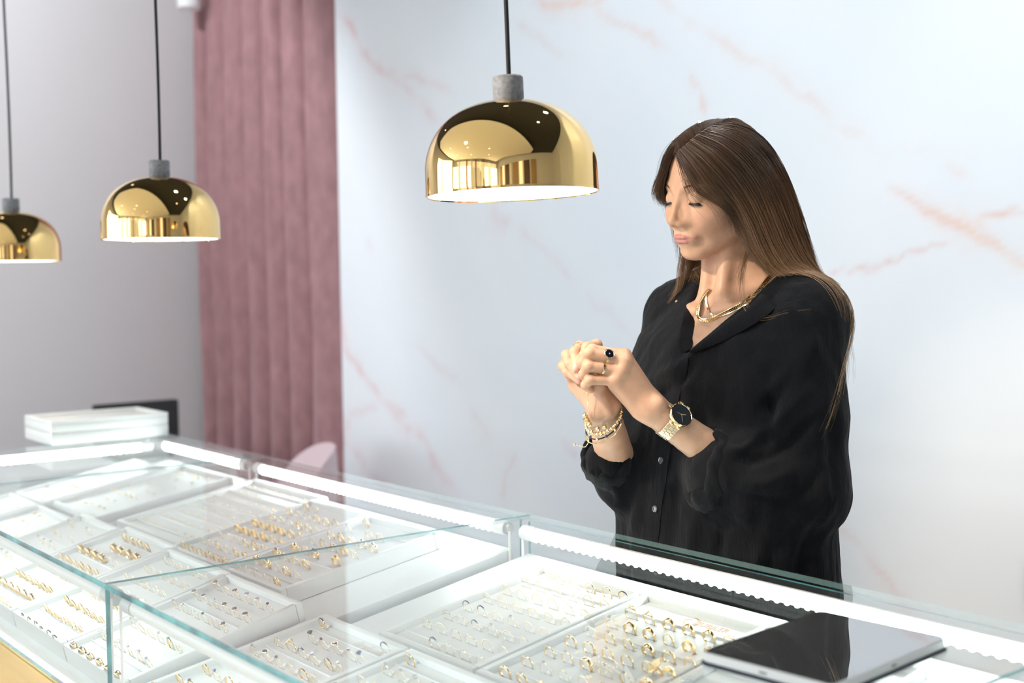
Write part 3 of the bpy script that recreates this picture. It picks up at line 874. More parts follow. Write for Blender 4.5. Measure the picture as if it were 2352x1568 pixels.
# nearest case, back left: slim bands. columns run away from the far side, rows from the back
t1x = [-1.5345 + .0372 * i for i in range(6)]
t1s = [1.279 - .0381 * j for j in range(8)]
def f1(i, j, r):
    if j == 7 and i < 2: return None
    if j == 0 and i == 3: return ('band', None, None)
    if j == 0 and i == 4: return ('band', None, None)
    if j == 0 and i == 5: return ('band', 'row', 'gem_navy')
    if (i, j) in ((0, 4), (1, 4), (2, 5), (2, 7)): return ('slim', 'row', 'gem_navy')
    if (i, j) in ((0, 1), (0, 3), (1, 1), (1, 3), (2, 3), (4, 1), (1, 0)): return ('beaded', None, None)
    if (i, j) in ((3, 5), (3, 4)): return ('slim', 'small', 'gem_clear')
    return (r.choice(['slim', 'slim', 'beaded', 'beaded', 'wave']), None, None)
grid(TR['T1'], t1x, t1s, f1, 'back left tray, nearest case', 1, 'slim rings in the nearest back left tray')
# swirl logo tray: showy gold
t2x = [-1.293 + .0375 * i for i in range(6)]
t2s = [1.2400 - .0384 * j for j in range(7)]
def f2(i, j, r):
    if j == 0: return [('cross', None, None), ('cross', None, None), ('taper', None, None), ('taper', None, None), ('taper', None, None), ('cross', None, None)][i]
    if j == 1: return [('slim', 'small', 'gem_clear'), ('taper', None, None), ('taper', None, None), ('band', None, None), ('wide', None, None), ('band', None, None)][i]
    if j == 2: return [('beaded', None, None), ('band', 'small', 'gem_clear'), ('band', None, None), ('taper', None, None), ('rope', None, None), ('band', None, None)][i]
    if j == 3: return [('rope', None, None), ('rope', None, None), ('band', 'small', 'gem_clear'), ('band', None, None), ('band', None, None), ('signet', None, None)][i]
    return (r.choice(['rope', 'band', 'beaded', 'band', 'slim', 'taper']), *(r.choice([(None, None), (None, None), ('small', 'gem_clear')])))
grid(TR['T2'], t2x, t2s, f2, 'swirl-logo tray', 2, 'gold rings in the swirl logo tray')
put_ring(TR['T2'], -1.1221, 1.1328, 'band', '', gem='disc', gmat='gold_rough', label='ring with large round hammered gold disc in the swirl-logo tray', lean=-34, yaw=-38, group='gold rings in the swirl logo tray')
def f2b(i, j, r):
    return (r.choice(['slim', 'band', 'cross', 'rope']), *(r.choice([(None, None), ('small', 'gem_dark'), (None, None)])))
grid(TR['T2b'], [-1.055 + .0375 * i for i in range(5)], [1.10 - .0384 * j for j in range(3)], f2b, 'tray under the tablet', 3, 'gold rings under the tablet')
# dark-stone tray
spec3 = [(-1.647, .9405, 'band', 'row', 'gem_navy'), (-1.6087, .9008, 'slim', 'round', 'gem_grey'), (-1.573, .899, 'slim', 'small', 'gem_dark'), (-1.539, .901, 'slim', 'oval', 'gem_dark'),
         (-1.5008, .901, 'slim', 'small', 'gem_navy'), (-1.4745, .902, 'slim', 'round', 'gem_navy'), (-1.4785, .9446, 'slim', 'row', 'gem_navy'),
         (-1.6447, .864, 'wave', None, None), (-1.608, .866, 'cross', None, None), (-1.5715, .864, 'slim', 'row', 'gem_navy'), (-1.535, .862, 'slim', 'small', 'gem_lilac'), (-1.501, .866, 'band', 'row', 'gem_grey'), (-1.4735, .8675, 'slim', 'small', 'gem_blue'),
         (-1.6469, .826, 'slim', 'small', 'gem_clear'), (-1.607, .826, 'slim', 'oval', 'gem_navy'), (-1.572, .826, 'slim', 'small', 'gem_grey'), (-1.536, .8265, 'slim', None, None), (-1.5005, .8265, 'band', 'row', 'gem_grey'), (-1.4735, .8265, 'slim', None, None)]
rowi = {}
for X, s, b, g, gm in spec3:
    j = 0 if s > .93 else 1 if s > .885 else 2 if s > .845 else 3
    rowi.setdefault(j, []).append((X, s, b, g, gm))
for j, lst in rowi.items():
    for i, (X, s, b, g, gm) in enumerate(lst):
        put_ring(TR['T3'], X, s, b, '%s from left, %s from back, dark-stone tray' % (ORD[i], ORD[j]), g, gm, 'rings in the dark stone tray', -9, (i * 7 + j * 5) % 9 - 4)
slits(TR['T3'], [(a[0], a[1]) for a in spec3])
def f3(i, j, r): return (r.choice(['slim', 'taper', 'band', 'wave']), *(r.choice([(None, None), ('small', 'gem_clear'), ('small', 'gem_navy')])))
grid(TR['T3'], [-1.647 + .0372 * i for i in range(6)], [.788 - .0381 * k for k in range(4)], lambda i, j, r: f3(i, j, r), 'dark-stone tray', 4, 'rings in the dark stone tray', row0=4)
def f4(i, j, r):
    if j == 0: return ('band', None, None) if i == 0 else None
    return (r.choice(['slim', 'beaded', 'wave']), *(r.choice([('small', 'gem_clear'), ('round', 'gem_clear'), ('small', 'gem_navy'), (None, None)])))
grid(TR['T4'], [-1.411 + .0372 * i for i in range(4)], [.9405 - .0381 * k for k in range(4)], f4, 'tray at bottom edge', 5, 'rings in the tray at the bottom edge')
# middle case, back
xs2 = [-2.262 + .0365 * i for i in range(6)]
ss2 = [1.256 - .038 * k for k in range(8)]
def fm1(i, j, r):
    if j == 0 and i > 1: return None
    if j in (3, 4) and i < 4: return ('wide', None, None)
    if j == 7: return ('rope', None, None)
    if r.random() < .08: return None
    return (r.choice(['band', 'rope', 'slim', 'band', 'wave']), *(r.choice([(None, None)] * 4 + [('small', 'gem_clear')])))
grid(TR['M2a'], xs2, ss2, fm1, 'tray beside stud earrings', 6, 'gold rings at the back of the middle case', tagged=False)
def fm2(i, j, r):
    if j == 0 and i > 0: return None
    if (i, j) in ((0, 5), (2, 4), (1, 6)): return ('taper', 'small', 'gem_grey')
    if (i, j) in ((3, 3), (4, 4)): return ('signet', None, None)
    if r.random() < .1: return None
    return (r.choice(['band', 'rope', 'slim', 'band', 'taper', 'wave']), *(r.choice([(None, None)] * 4 + [('small', 'gem_clear')])))
grid(TR['M2b'], [-2.030 + .0365 * i for i in range(5)], ss2, fm2, 'rightmost raised back tray', 7, 'gold rings at the back of the middle case', tagged=False)
# middle case, front row
sf = [.897, .859, .822, .785, .748, .700, .655]
sf4 = [.906, .868, .832, .796, .762, .724, .688, .650]
sf5 = [.921, .885, .848, .808, .766, .724, .690, .652]
def fm3(i, j, r):
    if j == 0: return [('slim', None, None), ('slim', 'oval', 'gem_grey'), ('slim', 'oval', 'gem_lilac'), ('slim', 'oval', 'gem_lilac'), ('slim', 'small', 'gem_navy')][i - 1] if i > 0 else ('slim', 'oval', 'gem_grey')
    if j == 1: return [('slim', 'oval', 'gem_grey'), ('slim', 'oval', 'gem_grey'), ('slim', 'oval', 'gem_blue'), ('slim', 'oval', 'gem_grey'), ('slim', 'oval', 'gem_grey'), ('slim', 'oval', 'gem_grey')][i]
    if j == 2: return [('slim', 'small', 'gem_pink'), ('slim', 'small', 'gem_pink'), ('wave', None, None), ('slim', 'small', 'gem_grey'), ('slim', None, None), ('slim', 'oval', 'gem_grey')][i]
    if j == 3: return [('slim', 'small', 'gem_pink'), ('slim', 'small', 'gem_lilac'), ('slim', 'long', 'gem_pink'), ('wave', 'small', 'gem_pink'), ('wave', 'small', 'gem_pink'), ('slim', None, None)][i]
    if j == 6: return ('taper', 'oval', 'gem_navy') if i == 0 else ('taper', 'small', 'gem_grey')
    if j == 5: return ('slim', 'small', 'gem_clear') if i % 2 else ('slim', 'oval', 'gem_clear')
    return (r.choice(['slim', 'band', 'wave']), *(r.choice([('small', 'gem_green'), (None, None), ('small', 'gem_clear')])))
grid(TR['M3'], [-1.906 + .0365 * i for i in range(6)], sf, fm3, 'oval-gem tray', 8, 'rings in the oval gem tray', tagged=False)
def fm4(i, j, r):
    if j < 4: return (r.choice(['slim', 'wave', 'slim']), None, None)
    if j == 5: return ('rope', None, None) if i < 2 else ('band', None, None)
    if j == 6: return ('band', None, None)
    if j == 7: return ('slim', 'row', 'gem_dark')
    return (r.choice(['slim', 'band', 'rope', 'wave']), None, None)
grid(TR['M4'], [-2.137 + .0332 * i for i in range(6)], sf4, fm4, 'tray left of oval-gem tray', 9, 'rings left of the oval gem tray', tagged=False)
def fm5(i, j, r):
    if j == 0: return ('rope', None, None) if 0 < i < 5 else None
    if j == 1: return ('xwide', None, None) if i > 1 else None
    if j == 2: return ('xwide', None, None) if i < 4 else ('slim', None, None)
    if j == 7: return ('cross', None, None)
    if j == 6: return ('taper', None, None)
    if j == 5: return ('rope', None, None)
    return (r.choice(['band', 'rope', 'slim']), None, None)
grid(TR['M5'], [-2.410 + .0372 * i for i in range(6)], sf5, fm5, 'wide-ring tray', 10, 'rings in the wide ring tray', tagged=False)
def fm6(i, j, r):
    if r.random() < .3: return None
    return ('rope' if j == 6 else 'slim', *((None, None) if j % 2 else ('small', 'gem_clear')))
grid(TR['M6'], [-2.612 + .0365 * i for i in range(4)], sf, fm6, 'leftmost front tray', 12, 'rings in the leftmost front tray', tagged=False)

# stud earrings
bm = bmesh.new(); add_sphere(bm, (0, 0, .0016), .0021, 10, 7); STUD = bpy.data.meshes.new('stud'); bm.to_mesh(STUD); bm.free(); STUD.materials.append(M['gold']); STUD.polygons.foreach_set('use_smooth', [True] * len(STUD.polygons))
STUD2 = STUD.copy(); STUD2.materials.clear(); STUD2.materials.append(M['gold_pale'])
rr = random.Random(5)
tr = TR['M1']
bm = bmesh.new()
for j in range(8): 
    y = tr.hy - .03 - j * .0365
    add_box(bm, (-tr.hx + .012, y - .009, 0), (tr.hx - .012, y - .004, .004), .001, 1)
obj('card_rows', bm, M['tray'], tr.obj)
for j in range(8):
    y = tr.hy - .026 - j * .0365
    for i in range(6):
        for e in (0, 1):
            if rr.random() < .06: continue
            o = bpy.data.objects.new('stud_earring', STUD if rr.random() < .45 else STUD2); COL.objects.link(o)
            o.matrix_world = tr.m @ Matrix.Translation((-tr.hx + .036 + i * .047 + e * .0135, y + rr.uniform(-.002, .002), 0)) @ Matrix.Scale(rr.uniform(.75, 1.25), 4)
            tag(o, 'tiny gold stud, %s of %s pair from left, %s row from back' % (('left', 'right')[e], ORD[i], ORD[j]), 'earring', 'stud earrings in the earring tray')
# pendants in the far case
PEND = bpy.data.meshes.new('pendant'); bm = bmesh.new()
add_tube(bm, [(.0035 * math.cos(a), .0035 * math.sin(a), .0012) for a in np.linspace(0, 2 * PI, 17)[:-1]], .0009, 6, closed=True); add_sphere(bm, (0, 0, .0012), .0016, 8, 6); bm.to_mesh(PEND); bm.free(); PEND.materials.append(M['gold'])
names = {'F0': 'back left tray of far case', 'F1': 'back right tray of far case', 'F2': 'front left tray of far case', 'F3': 'front right tray of far case'}
for key, nm in names.items():
    tr = TR[key]; ny = int((2 * tr.hy - .03) / .042)
    for j in range(ny):
        for i in range(5):
            if rr.random() < .2: continue
            o = bpy.data.objects.new('pendant', PEND); COL.objects.link(o)
            o.matrix_world = tr.m @ Matrix.Translation((-tr.hx + .03 + i * .04 + rr.uniform(-.006, .006), tr.hy - .03 - j * .042 + rr.uniform(-.006, .006), 0)) @ Matrix.Scale(rr.uniform(.7, 1.3), 4)
            tag(o, 'gold pendant, %s from left, %s from back, %s' % (ORD[i], ORD[j], nm), 'pendant', 'pendants in the far case')

# ---------------------------------------------------------------- tablet on the counter
def tablet():
    zt = COUNTER_Z + 0.0145
    def onz(x, y, z):
        r = ray(x, y); return CO + r * ((z - CAMZ) / r[2])
    A, Bk = onz(1606, 1494, zt), onz(1884, 1400, zt)
    Cn = onz(2166, 1468, zt)
    ex = (Bk - A); ex[2] = 0; Lx = np.linalg.norm(ex); ex /= Lx          # short side along the depth
    ey = np.array([-ex[1], ex[0], 0.0])
    if np.dot(Cn - Bk, ey) < 0: ey = -ey
    Ly = np.dot(Cn - Bk, ey)
    ctr = A + ex * Lx / 2 + ey * Ly / 2
    t = thing('tablet', (ctr[0], ctr[1], COUNTER_Z), 'tablet with black glossy screen lying on the nearest glass case', 'tablet')
    R3 = Matrix(((ex[0], ey[0], 0), (ex[1], ey[1], 0), (0, 0, 1)))
    if R3.determinant() < 0: R3 = Matrix(((ey[0], ex[0], 0), (ey[1], ex[1], 0), (0, 0, 1))); Lx, Ly = Ly, Lx
    t.rotation_euler = R3.to_euler()
    def slab(name, hx, hy, z0, z1, rad, mat, bev):
        bm = bmesh.new(); n = 8; pts = []
        for cx, cy, a0 in ((hx - rad, hy - rad, 0), (-hx + rad, hy - rad, PI / 2), (-hx + rad, -hy + rad, PI), (hx - rad, -hy + rad, 1.5 * PI)):
            for k in range(n + 1):
                a = a0 + PI / 2 * k / n; pts.append((cx + rad * math.cos(a), cy + rad * math.sin(a)))
        rows = [(z0, -bev), (z0 + bev, 0), (z1 - bev, 0), (z1, -bev)]
        R_ = []
        for z, d in rows:
            R_.append([bm.verts.new((x * (1 + d / hx), y * (1 + d / hy), z)) for x, y in pts])
        m = len(pts)
        for a, b in zip(R_[:-1], R_[1:]):
            for k in range(m): bm.faces.new((a[k], a[(k + 1) % m], b[(k + 1) % m], b[k]))
        bm.faces.new(R_[0][::-1]); bm.faces.new(R_[-1])
        return obj(name, bm, mat, t, sharp=30)
    hx, hy = Lx / 2, Ly / 2
    slab('cover', hx + .002, hy + .002, 0.0002, 0.0038, .012, M['navy_cover'], .001)
    slab('body', hx, hy, 0.0038, 0.0138, .011, M['tablet_white'], .0012)
    slab('screen', hx - .0012, hy - .0012, 0.0134, 0.0145, .010, M['dark_mirror'], .0003)
    b = bmesh.new(); add_box(b, (-hx - .0004, -.005, .0075), (-hx + .001, .005, .0098), .0006, 1); add_box(b, (hx - .001, -.005, .0075), (hx + .0004, .005, .0098), .0006, 1)
    add_box(b, (-.005, -hy - .0004, .0075), (.005, -hy + .001, .0098), .0006, 1)
    obj('port', b, M['black_matte'], t)
tablet()

# ---------------------------------------------------------------- stacked white boxes on the far case
def white_boxes():
    def onz(x, y, z):
        r = ray(x, y); return CO + r * ((z - CAMZ) / r[2])
    # visible top outline: (55,950) (117,968) (388,950) (313,931); height from the strip between 950 and ~1020
    base = COUNTER_Z + 0.0005
    A = onz(118, 1024, base)                      # near lower corner
    Lx = 0.10
    x0 = A[0] - 0.212; x1 = A[0]
    y0 = A[1]; y1 = y0 + 0.31
    for k, (z0, z1, lb) in enumerate([(0.0, 0.0308, 'lower of the two stacked white boxes on the far case'), (0.0312, 0.0618, 'upper of the two stacked white boxes on the far case, rimmed top')]):
        t = thing('white_box', ((x0 + x1) / 2, (y0 + y1) / 2, base + z0), lb, 'box', 'stacked white boxes')
        hx, hy, h = (x1 - x0) / 2, (y1 - y0) / 2, z1 - z0
        box('box_body', (-hx, -hy, 0), (hx, hy, h - 0.008 if k else h), M['white_box'], t, 0.003)
        if k:
            bm = bmesh.new(); w = 0.014
            for lo, hi in (((-hx, -hy, h - .008), (hx, -hy + w, h)), ((-hx, hy - w, h - .008), (hx, hy, h)), ((-hx, -hy + w, h - .008), (-hx + w, hy - w, h)), ((hx - w, -hy + w, h - .008), (hx, hy - w, h))):
                add_box(bm, lo, hi, .0015, 1)
            obj('rim', bm, M['white_box'], t)
white_boxes()

# ---------------------------------------------------------------- pendant lamps
def lamp(cx, rim_y, cap_y, d, Rm, label, tilt, lean):
    c = P(cx, rim_y, d)
    t = thing('pendant_lamp', tuple(c), label, 'lamp', 'brass dome pendant lamps', rot=(0, 0, 0))
    a = np.linspace(0, PI / 2, 22)
    H = Rm * 1.07
    prof = [(Rm * .995, 0.0), (Rm * 1.0, .004)]
    for u in a[1:]:
        prof.append((Rm * max(0.0, math.cos(u)) ** (2 / 2.35) if u < PI / 2 - .001 else 0.0, .028 * (Rm / .12) + (H - .028 * Rm / .12) * math.sin(u) ** (2 / 2.15)))
    prof = [p for p in prof if p[0] > .021] + [(.020, H + .0002)]
    bm = bmesh.new(); add_lathe(bm, prof, 96)
    obj('shade', bm, M['brass'], t)
    inner = [(r - .0022, z - (.002 if i > 3 else 0)) for i, (r, z) in enumerate(prof)]
    bm = bmesh.new(); add_lathe(bm, inner, 64); obj('shade_lining', bm, M['lamp_white'], t)
    bm = bmesh.new(); add_lathe(bm, [(Rm - .0024, .0), (Rm - .001, -.0016), (Rm + .0006, -.0012), (Rm + .0004, .002), (Rm - .0024, .002)], 96, close=True); obj('rim', bm, M['brass'], t)
    bm = bmesh.new(); add_lathe(bm, [(0, .004), (Rm - .010, .004), (Rm - .004, .006), (Rm - .004, .010), (0, .010)], 64); obj('diffuser', bm, M['lamp_glow'], t)
    ch = .033 * (Rm / .12)
    bm = bmesh.new(); add_lathe(bm, [(0, H - .001), (.0205, H - .001), (.0212, H + .001), (.0212, H + ch - .002), (.0195, H + ch), (.004, H + ch), (0, H + ch)], 40); obj('cap', bm, M['concrete'], t)
    top = CEIL_Z - c[2]
    bm = bmesh.new()
    pts = [(lean * ((z - H) / (top - H)) ** 1.5 * 0.4, 0.003 * math.sin(z * 5), z) for z in np.linspace(H + ch - .002, top, 24)]
    add_tube(bm, pts, .0031, 10); obj('cable', bm, M['black_cable'], t)
    ex = pts[-1]
    bm = bmesh.new(); add_lathe(bm, [(0, 0), (.05, 0), (.055, -.006), (.055, -.02), (.01, -.026), (0, -.026)], 32, mtx=Matrix.Translation((ex[0], ex[1], top))); obj('ceiling_rose', bm, M['black_matte'], t)
    t.rotation_euler = (tilt[0], tilt[1], 0)
    return t
lamp(1177.5, 445, 168, 1.739, .1195, 'largest brass dome pendant lamp, nearest, in front of the marble wall', (0.012, -0.034), 0.0)
lamp(370.5, 548.5, 368, 2.607, .1195, 'middle brass dome pendant lamp in front of the pink curtain edge', (0, -.004), 0.0)
lamp(29.5, 599, 462, 3.267, .1195, 'farthest brass dome pendant lamp, cut by the left edge', (0, -.004), 0.0)
# ---------------------------------------------------------------- signed-distance modelling helpers
f32 = np.float32
def s_cap(p, a, b, ra, rb=None):
    rb = ra if rb is None else rb
    a = np.asarray(a, f32); b = np.asarray(b, f32)
    ba = b - a; pa = p - a
    h = np.clip(pa @ ba / (ba @ ba + 1e-12), 0, 1)
    return np.linalg.norm(pa - h[:, None] * ba, axis=1) - (ra + (rb - ra) * h)
def s_ell(p, c, r, rot=None):
    q = p - np.asarray(c, f32)
    if rot is not None: q = q @ np.asarray(rot, f32)
    r = np.asarray(r, f32)
    k0 = np.linalg.norm(q / r, axis=1); k1 = np.linalg.norm(q / (r * r), axis=1) + 1e-9
    return k0 * (k0 - 1) / k1
def s_sph(p, c, r): return np.linalg.norm(p - np.asarray(c, f32), axis=1) - r
def smin(a, b, k):
    h = np.clip(0.5 + 0.5 * (b - a) / k, 0, 1)
    return b + (a - b) * h - k * h * (1 - h)
def ssub(a, b, k):          # a minus b
    return -smin(-a, b, k)
def s_chain(p, pts, rs, k):
    d = None
    for i in range(len(pts) - 1):
        e = s_cap(p, pts[i], pts[i + 1], rs[i], rs[i + 1])
        d = e if d is None else smin(d, e, k)
    return d

def mesh_sdf(fn, lo, hi, h):
    lo = np.asarray(lo, float); hi = np.asarray(hi, float)
    nb = np.ceil((hi - lo) / h / 4).astype(int); n = nb * 4 + 1
    cax = [lo[i] + np.arange(nb[i] + 1) * 4 * h for i in range(3)]
    cg = np.stack(np.meshgrid(*cax, indexing='ij'), -1).reshape(-1, 3).astype(f32)
    cd = fn(cg).reshape(nb + 1)
    near = np.zeros(nb, bool); mn = np.full(nb, 9., f32)
    for dx in (0, 1):
        for dy in (0, 1):
            for dz in (0, 1):
                mn = np.minimum(mn, np.abs(cd[dx:nb[0] + dx, dy:nb[1] + dy, dz:nb[2] + dz]))
    near = mn < 6.5 * h
    D = np.repeat(np.repeat(np.repeat(cd, 4, 0), 4, 1), 4, 2)[:n[0], :n[1], :n[2]].copy()
    D = np.where(D < 0, f32(-1), f32(1)).astype(f32)
    m = np.repeat(np.repeat(np.repeat(near, 4, 0), 4, 1), 4, 2)
    mk = np.zeros(n, bool); mk[:-1, :-1, :-1] = m
    for ax in range(3):
        sh = np.zeros_like(mk); a = [slice(None)] * 3; b = [slice(None)] * 3; a[ax] = slice(1, None); b[ax] = slice(None, -1)
        sh[tuple(a)] = mk[tuple(b)]; mk |= sh
    ii = np.argwhere(mk)
    out = np.empty(len(ii), f32)
    for s in range(0, len(ii), 400000):
        out[s:s + 400000] = fn((lo + ii[s:s + 400000] * h).astype(f32))
    D[mk] = out
    # naive surface nets
    sgn = D < 0
    cnt = np.zeros(n - 1, np.int8)
    cor = [(i, j, k) for i in (0, 1) for j in (0, 1) for k in (0, 1)]
    for c in cor: cnt += sgn[c[0]:n[0] - 1 + c[0], c[1]:n[1] - 1 + c[1], c[2]:n[2] - 1 + c[2]]
    act = (cnt > 0) & (cnt < 8)
    ci = np.argwhere(act)
    idx = np.full(n - 1, -1, np.int64); idx[act] = np.arange(len(ci))
    vals = {c: D[ci[:, 0] + c[0], ci[:, 1] + c[1], ci[:, 2] + c[2]] for c in cor}
    acc = np.zeros((len(ci), 3)); num = np.zeros(len(ci))
    for a in cor:
        for ax in range(3):
            if a[ax]: continue
            b = list(a); b[ax] = 1; b = tuple(b)
            va, vb = vals[a], vals[b]; ok = (va < 0) != (vb < 0)
            t = np.where(ok, va / np.where(ok, va - vb, 1), 0)
            pt = np.tile(np.array(a, float), (len(ci), 1)); pt[:, ax] = t
            acc += pt * ok[:, None]; num += ok
    V = lo + (ci + acc / num[:, None]) * h
    F = []
    for ax in range(3):
        u, v = (ax + 1) % 3, (ax + 2) % 3
        sl0 = [slice(1, -1)] * 3; sl0[ax] = slice(0, n[ax] - 1)
        sl1 = list(sl0); sl1[ax] = slice(1, n[ax])
        s0, s1 = sgn[tuple(sl0)], sgn[tuple(sl1)]
        ch = np.argwhere(s0 != s1)
        if len(ch) == 0: continue
        base = ch.copy(); base[:, u] += 1; base[:, v] += 1
        def at(du, dv):
            q = base.copy(); q[:, u] += du; q[:, v] += dv
            return idx[q[:, 0], q[:, 1], q[:, 2]]
        quad = np.stack([at(-1, -1), at(0, -1), at(0, 0), at(-1, 0)], 1)
        flip = ~s0[ch[:, 0], ch[:, 1], ch[:, 2]]
        quad[flip] = quad[flip][:, ::-1]
        F.append(quad)
    F = np.vstack(F); F = F[(F >= 0).all(1)]
    return V, F

def relax(V, F, it=2, lam=0.5):
    n = len(V)
    e = np.vstack([F[:, [0, 1]], F[:, [1, 2]], F[:, [2, 3]], F[:, [3, 0]]])
    e = np.vstack([e, e[:, ::-1]])
    deg = np.bincount(e[:, 0], minlength=n).astype(float); deg[deg == 0] = 1
    for k in range(it):
        for l in (lam, -lam * 1.04):
            s = np.stack([np.bincount(e[:, 0], V[e[:, 1], c], n) for c in range(3)], 1) / deg[:, None]
            V = V + l * (s - V)
    return V

def vnormals(V, F):
    a = V[F[:, 2]] - V[F[:, 0]]; b = V[F[:, 3]] - V[F[:, 1]]
    fn = np.cross(a, b); N = np.zeros_like(V)
    for k in range(4):
        for c in range(3): N[:, c] += np.bincount(F[:, k], fn[:, c], len(V))
    return N / (np.linalg.norm(N, axis=1)[:, None] + 1e-12)

def noise3(q, seed=0):
    """cheap smooth 3-D noise from rotated sines"""
    r = np.random.default_rng(seed); out = np.zeros(len(q))
    for k in range(9):
        d = r.normal(size=3); d /= np.linalg.norm(d); d *= r.uniform(.6, 1.7)
        out += np.sin(q @ d * 6.28 + r.uniform(0, 6.28) + 1.3 * np.sin(q @ np.roll(d, 1) * 4 + r.uniform(0, 6)))
    return out / 4.5

# ---------------------------------------------------------------- the woman: frames
BO = np.array([-1.385, 1.54, 0.0])
def frame(yaw, pitch, roll):
    y, p_, r = map(math.radians, (yaw, pitch, roll))
    fh = np.array([-math.sin(y), -math.cos(y), 0]); z = np.array([0, 0, 1.])
    f = math.cos(p_) * fh - math.sin(p_) * z
    l = np.cross(z, fh); n = np.cross(f, l)
    return f, l * math.cos(r) + n * math.sin(r), -l * math.sin(r) + n * math.cos(r)
HF, HL, HN = frame(5, 8.5, -4)
HS = 0.00094
HO = np.array([-1.3945, 1.508, 1.5520])
HM = np.stack([HF, HL, HN], 1)
def H2W(q): return HO + (np.asarray(q, float) * HS) @ HM.T
def W2H(p): return ((p - HO.astype(f32)) @ HM.astype(f32)) / f32(HS)

def lips_d(q):
    up = s_cap(q, (87, 0, -65.6), (85, 10, -65.6), 3.3, 3.3)
    up = smin(up, s_cap(q, (85, 10, -65.6), (72, 27.5, -67.0), 3.3, 0.8), 2.0)
    up = smin(up, s_sph(q, (87.4, 4, -64.2), 3.1), 2)
    lo = s_cap(q, (85.0, 0, -72.6), (81.6, 11, -72.4), 4.1, 3.8)
    lo = smin(lo, s_cap(q, (81.6, 11, -72.4), (72, 26.5, -67.8), 3.8, 0.8), 2.0)
    return up, lo

def head_sdf(p):
    h = W2H(p)
    q = np.stack([h[:, 0], np.abs(h[:, 1]), h[:, 2]], 1)
    d = s_ell(q, (-12, 0, 36), (92, 73, 82))
    d = smin(d, s_ell(q, (24, 0, -20), (58, 58, 78)), 25)
    d = smin(d, s_cap(q, (0, 45, -58), (54, 13, -92), 17, 15), 22)
    d = smin(d, s_sph(q, (60.5, 0, -91.5), 16.0), 12)
    d = smin(d, s_ell(q, (48, 34, -34), (27, 25, 24)), 22)
    d = smin(d, s_cap(q, (77, 8, 15), (62, 40, 18), 8, 7), 14)
    d = ssub(d, s_sph(q, (90, 29, -2), 12.5), 13)
    d = smin(d, s_sph(q, (66.0, 29.5, -3), 14.2), 3)
    d = smin(d, s_cap(q, (73, 11, -4), (79, 15, -40), 6, 8), 10)
    nose = s_cap(q, (79, 0, 8), (97.5, 0, -33.5), 5.4, 7.0)
    nose = smin(nose, s_sph(q, (98.5, 0, -36.5), 7.4), 5)
    nose = smin(nose, s_ell(q, (88.5, 9.8, -42), (9, 6.2, 6.5)), 9)
    d = smin(d, nose, 9)
    d = smin(d, s_ell(q, (83.5, 6.5, -29), (7.5, 6, 12)), 5)
    d = ssub(d, s_cap(q, (94.5, 5.2, -50), (90.5, 5.6, -45.5), 2.5, 1.6), 2)
    d = smin(d, s_ell(q, (72, 0, -66), (14.5, 25, 18)), 12)
    up, lo = lips_d(q)
    d = smin(d, np.minimum(up, lo), 2.2)
    ear = s_ell(q, (-12, 71, -14), (15, 5.5, 29))
    ear = ssub(ear, s_ell(q, (-8, 77, -8), (8, 5, 16)), 3)
    ear = smin(ear, s_sph(q, (-6, 70.5, -40), 6.5), 6)
    d = smin(d, ear, 6)
    return d * f32(HS)

def body_interp(z, which):
    zz = [.80, .95, 1.05, 1.15, 1.25, 1.32, 1.37, 1.41, 1.45]
    t = {'a': [.200, .200, .195, .187, .183, .172, .135, .075, .05], 'b': [.140, .140, .137, .132, .126, .106, .078, .055, .045], 'c': [-.022, -.026, -.030, -.026, -.012, .000, .014, .024, .03]}[which]
    return np.interp(z, zz, t).astype(f32)
def torso_sdf(b, off=0.0):
    a = body_interp(b[:, 2], 'a') + f32(off); bb = body_interp(b[:, 2], 'b') + f32(off); c = body_interp(b[:, 2], 'c')
    k = np.sqrt((b[:, 0] / a) ** 2 + ((b[:, 1] - c) / bb) ** 2)
    return np.maximum((k - 1) * np.minimum(a, bb) * f32(.88), b[:, 2] - f32(1.425))

# arm joints
SHL = P(1850, 765, 1.925); ELL = P(1815, 1165, 1.905); WRL = P(1260 + 1235 / 5.226, 760 + 935 / 5.226, 1.875)
SHR = P(1556, 752, 2.14); ELR = P(1424, 1100, 2.06); WRR = P(1385, 938, 1.905)
def Z3(x, y, d): return P(1260 + x / 5.226, 760 + y / 5.226, d)
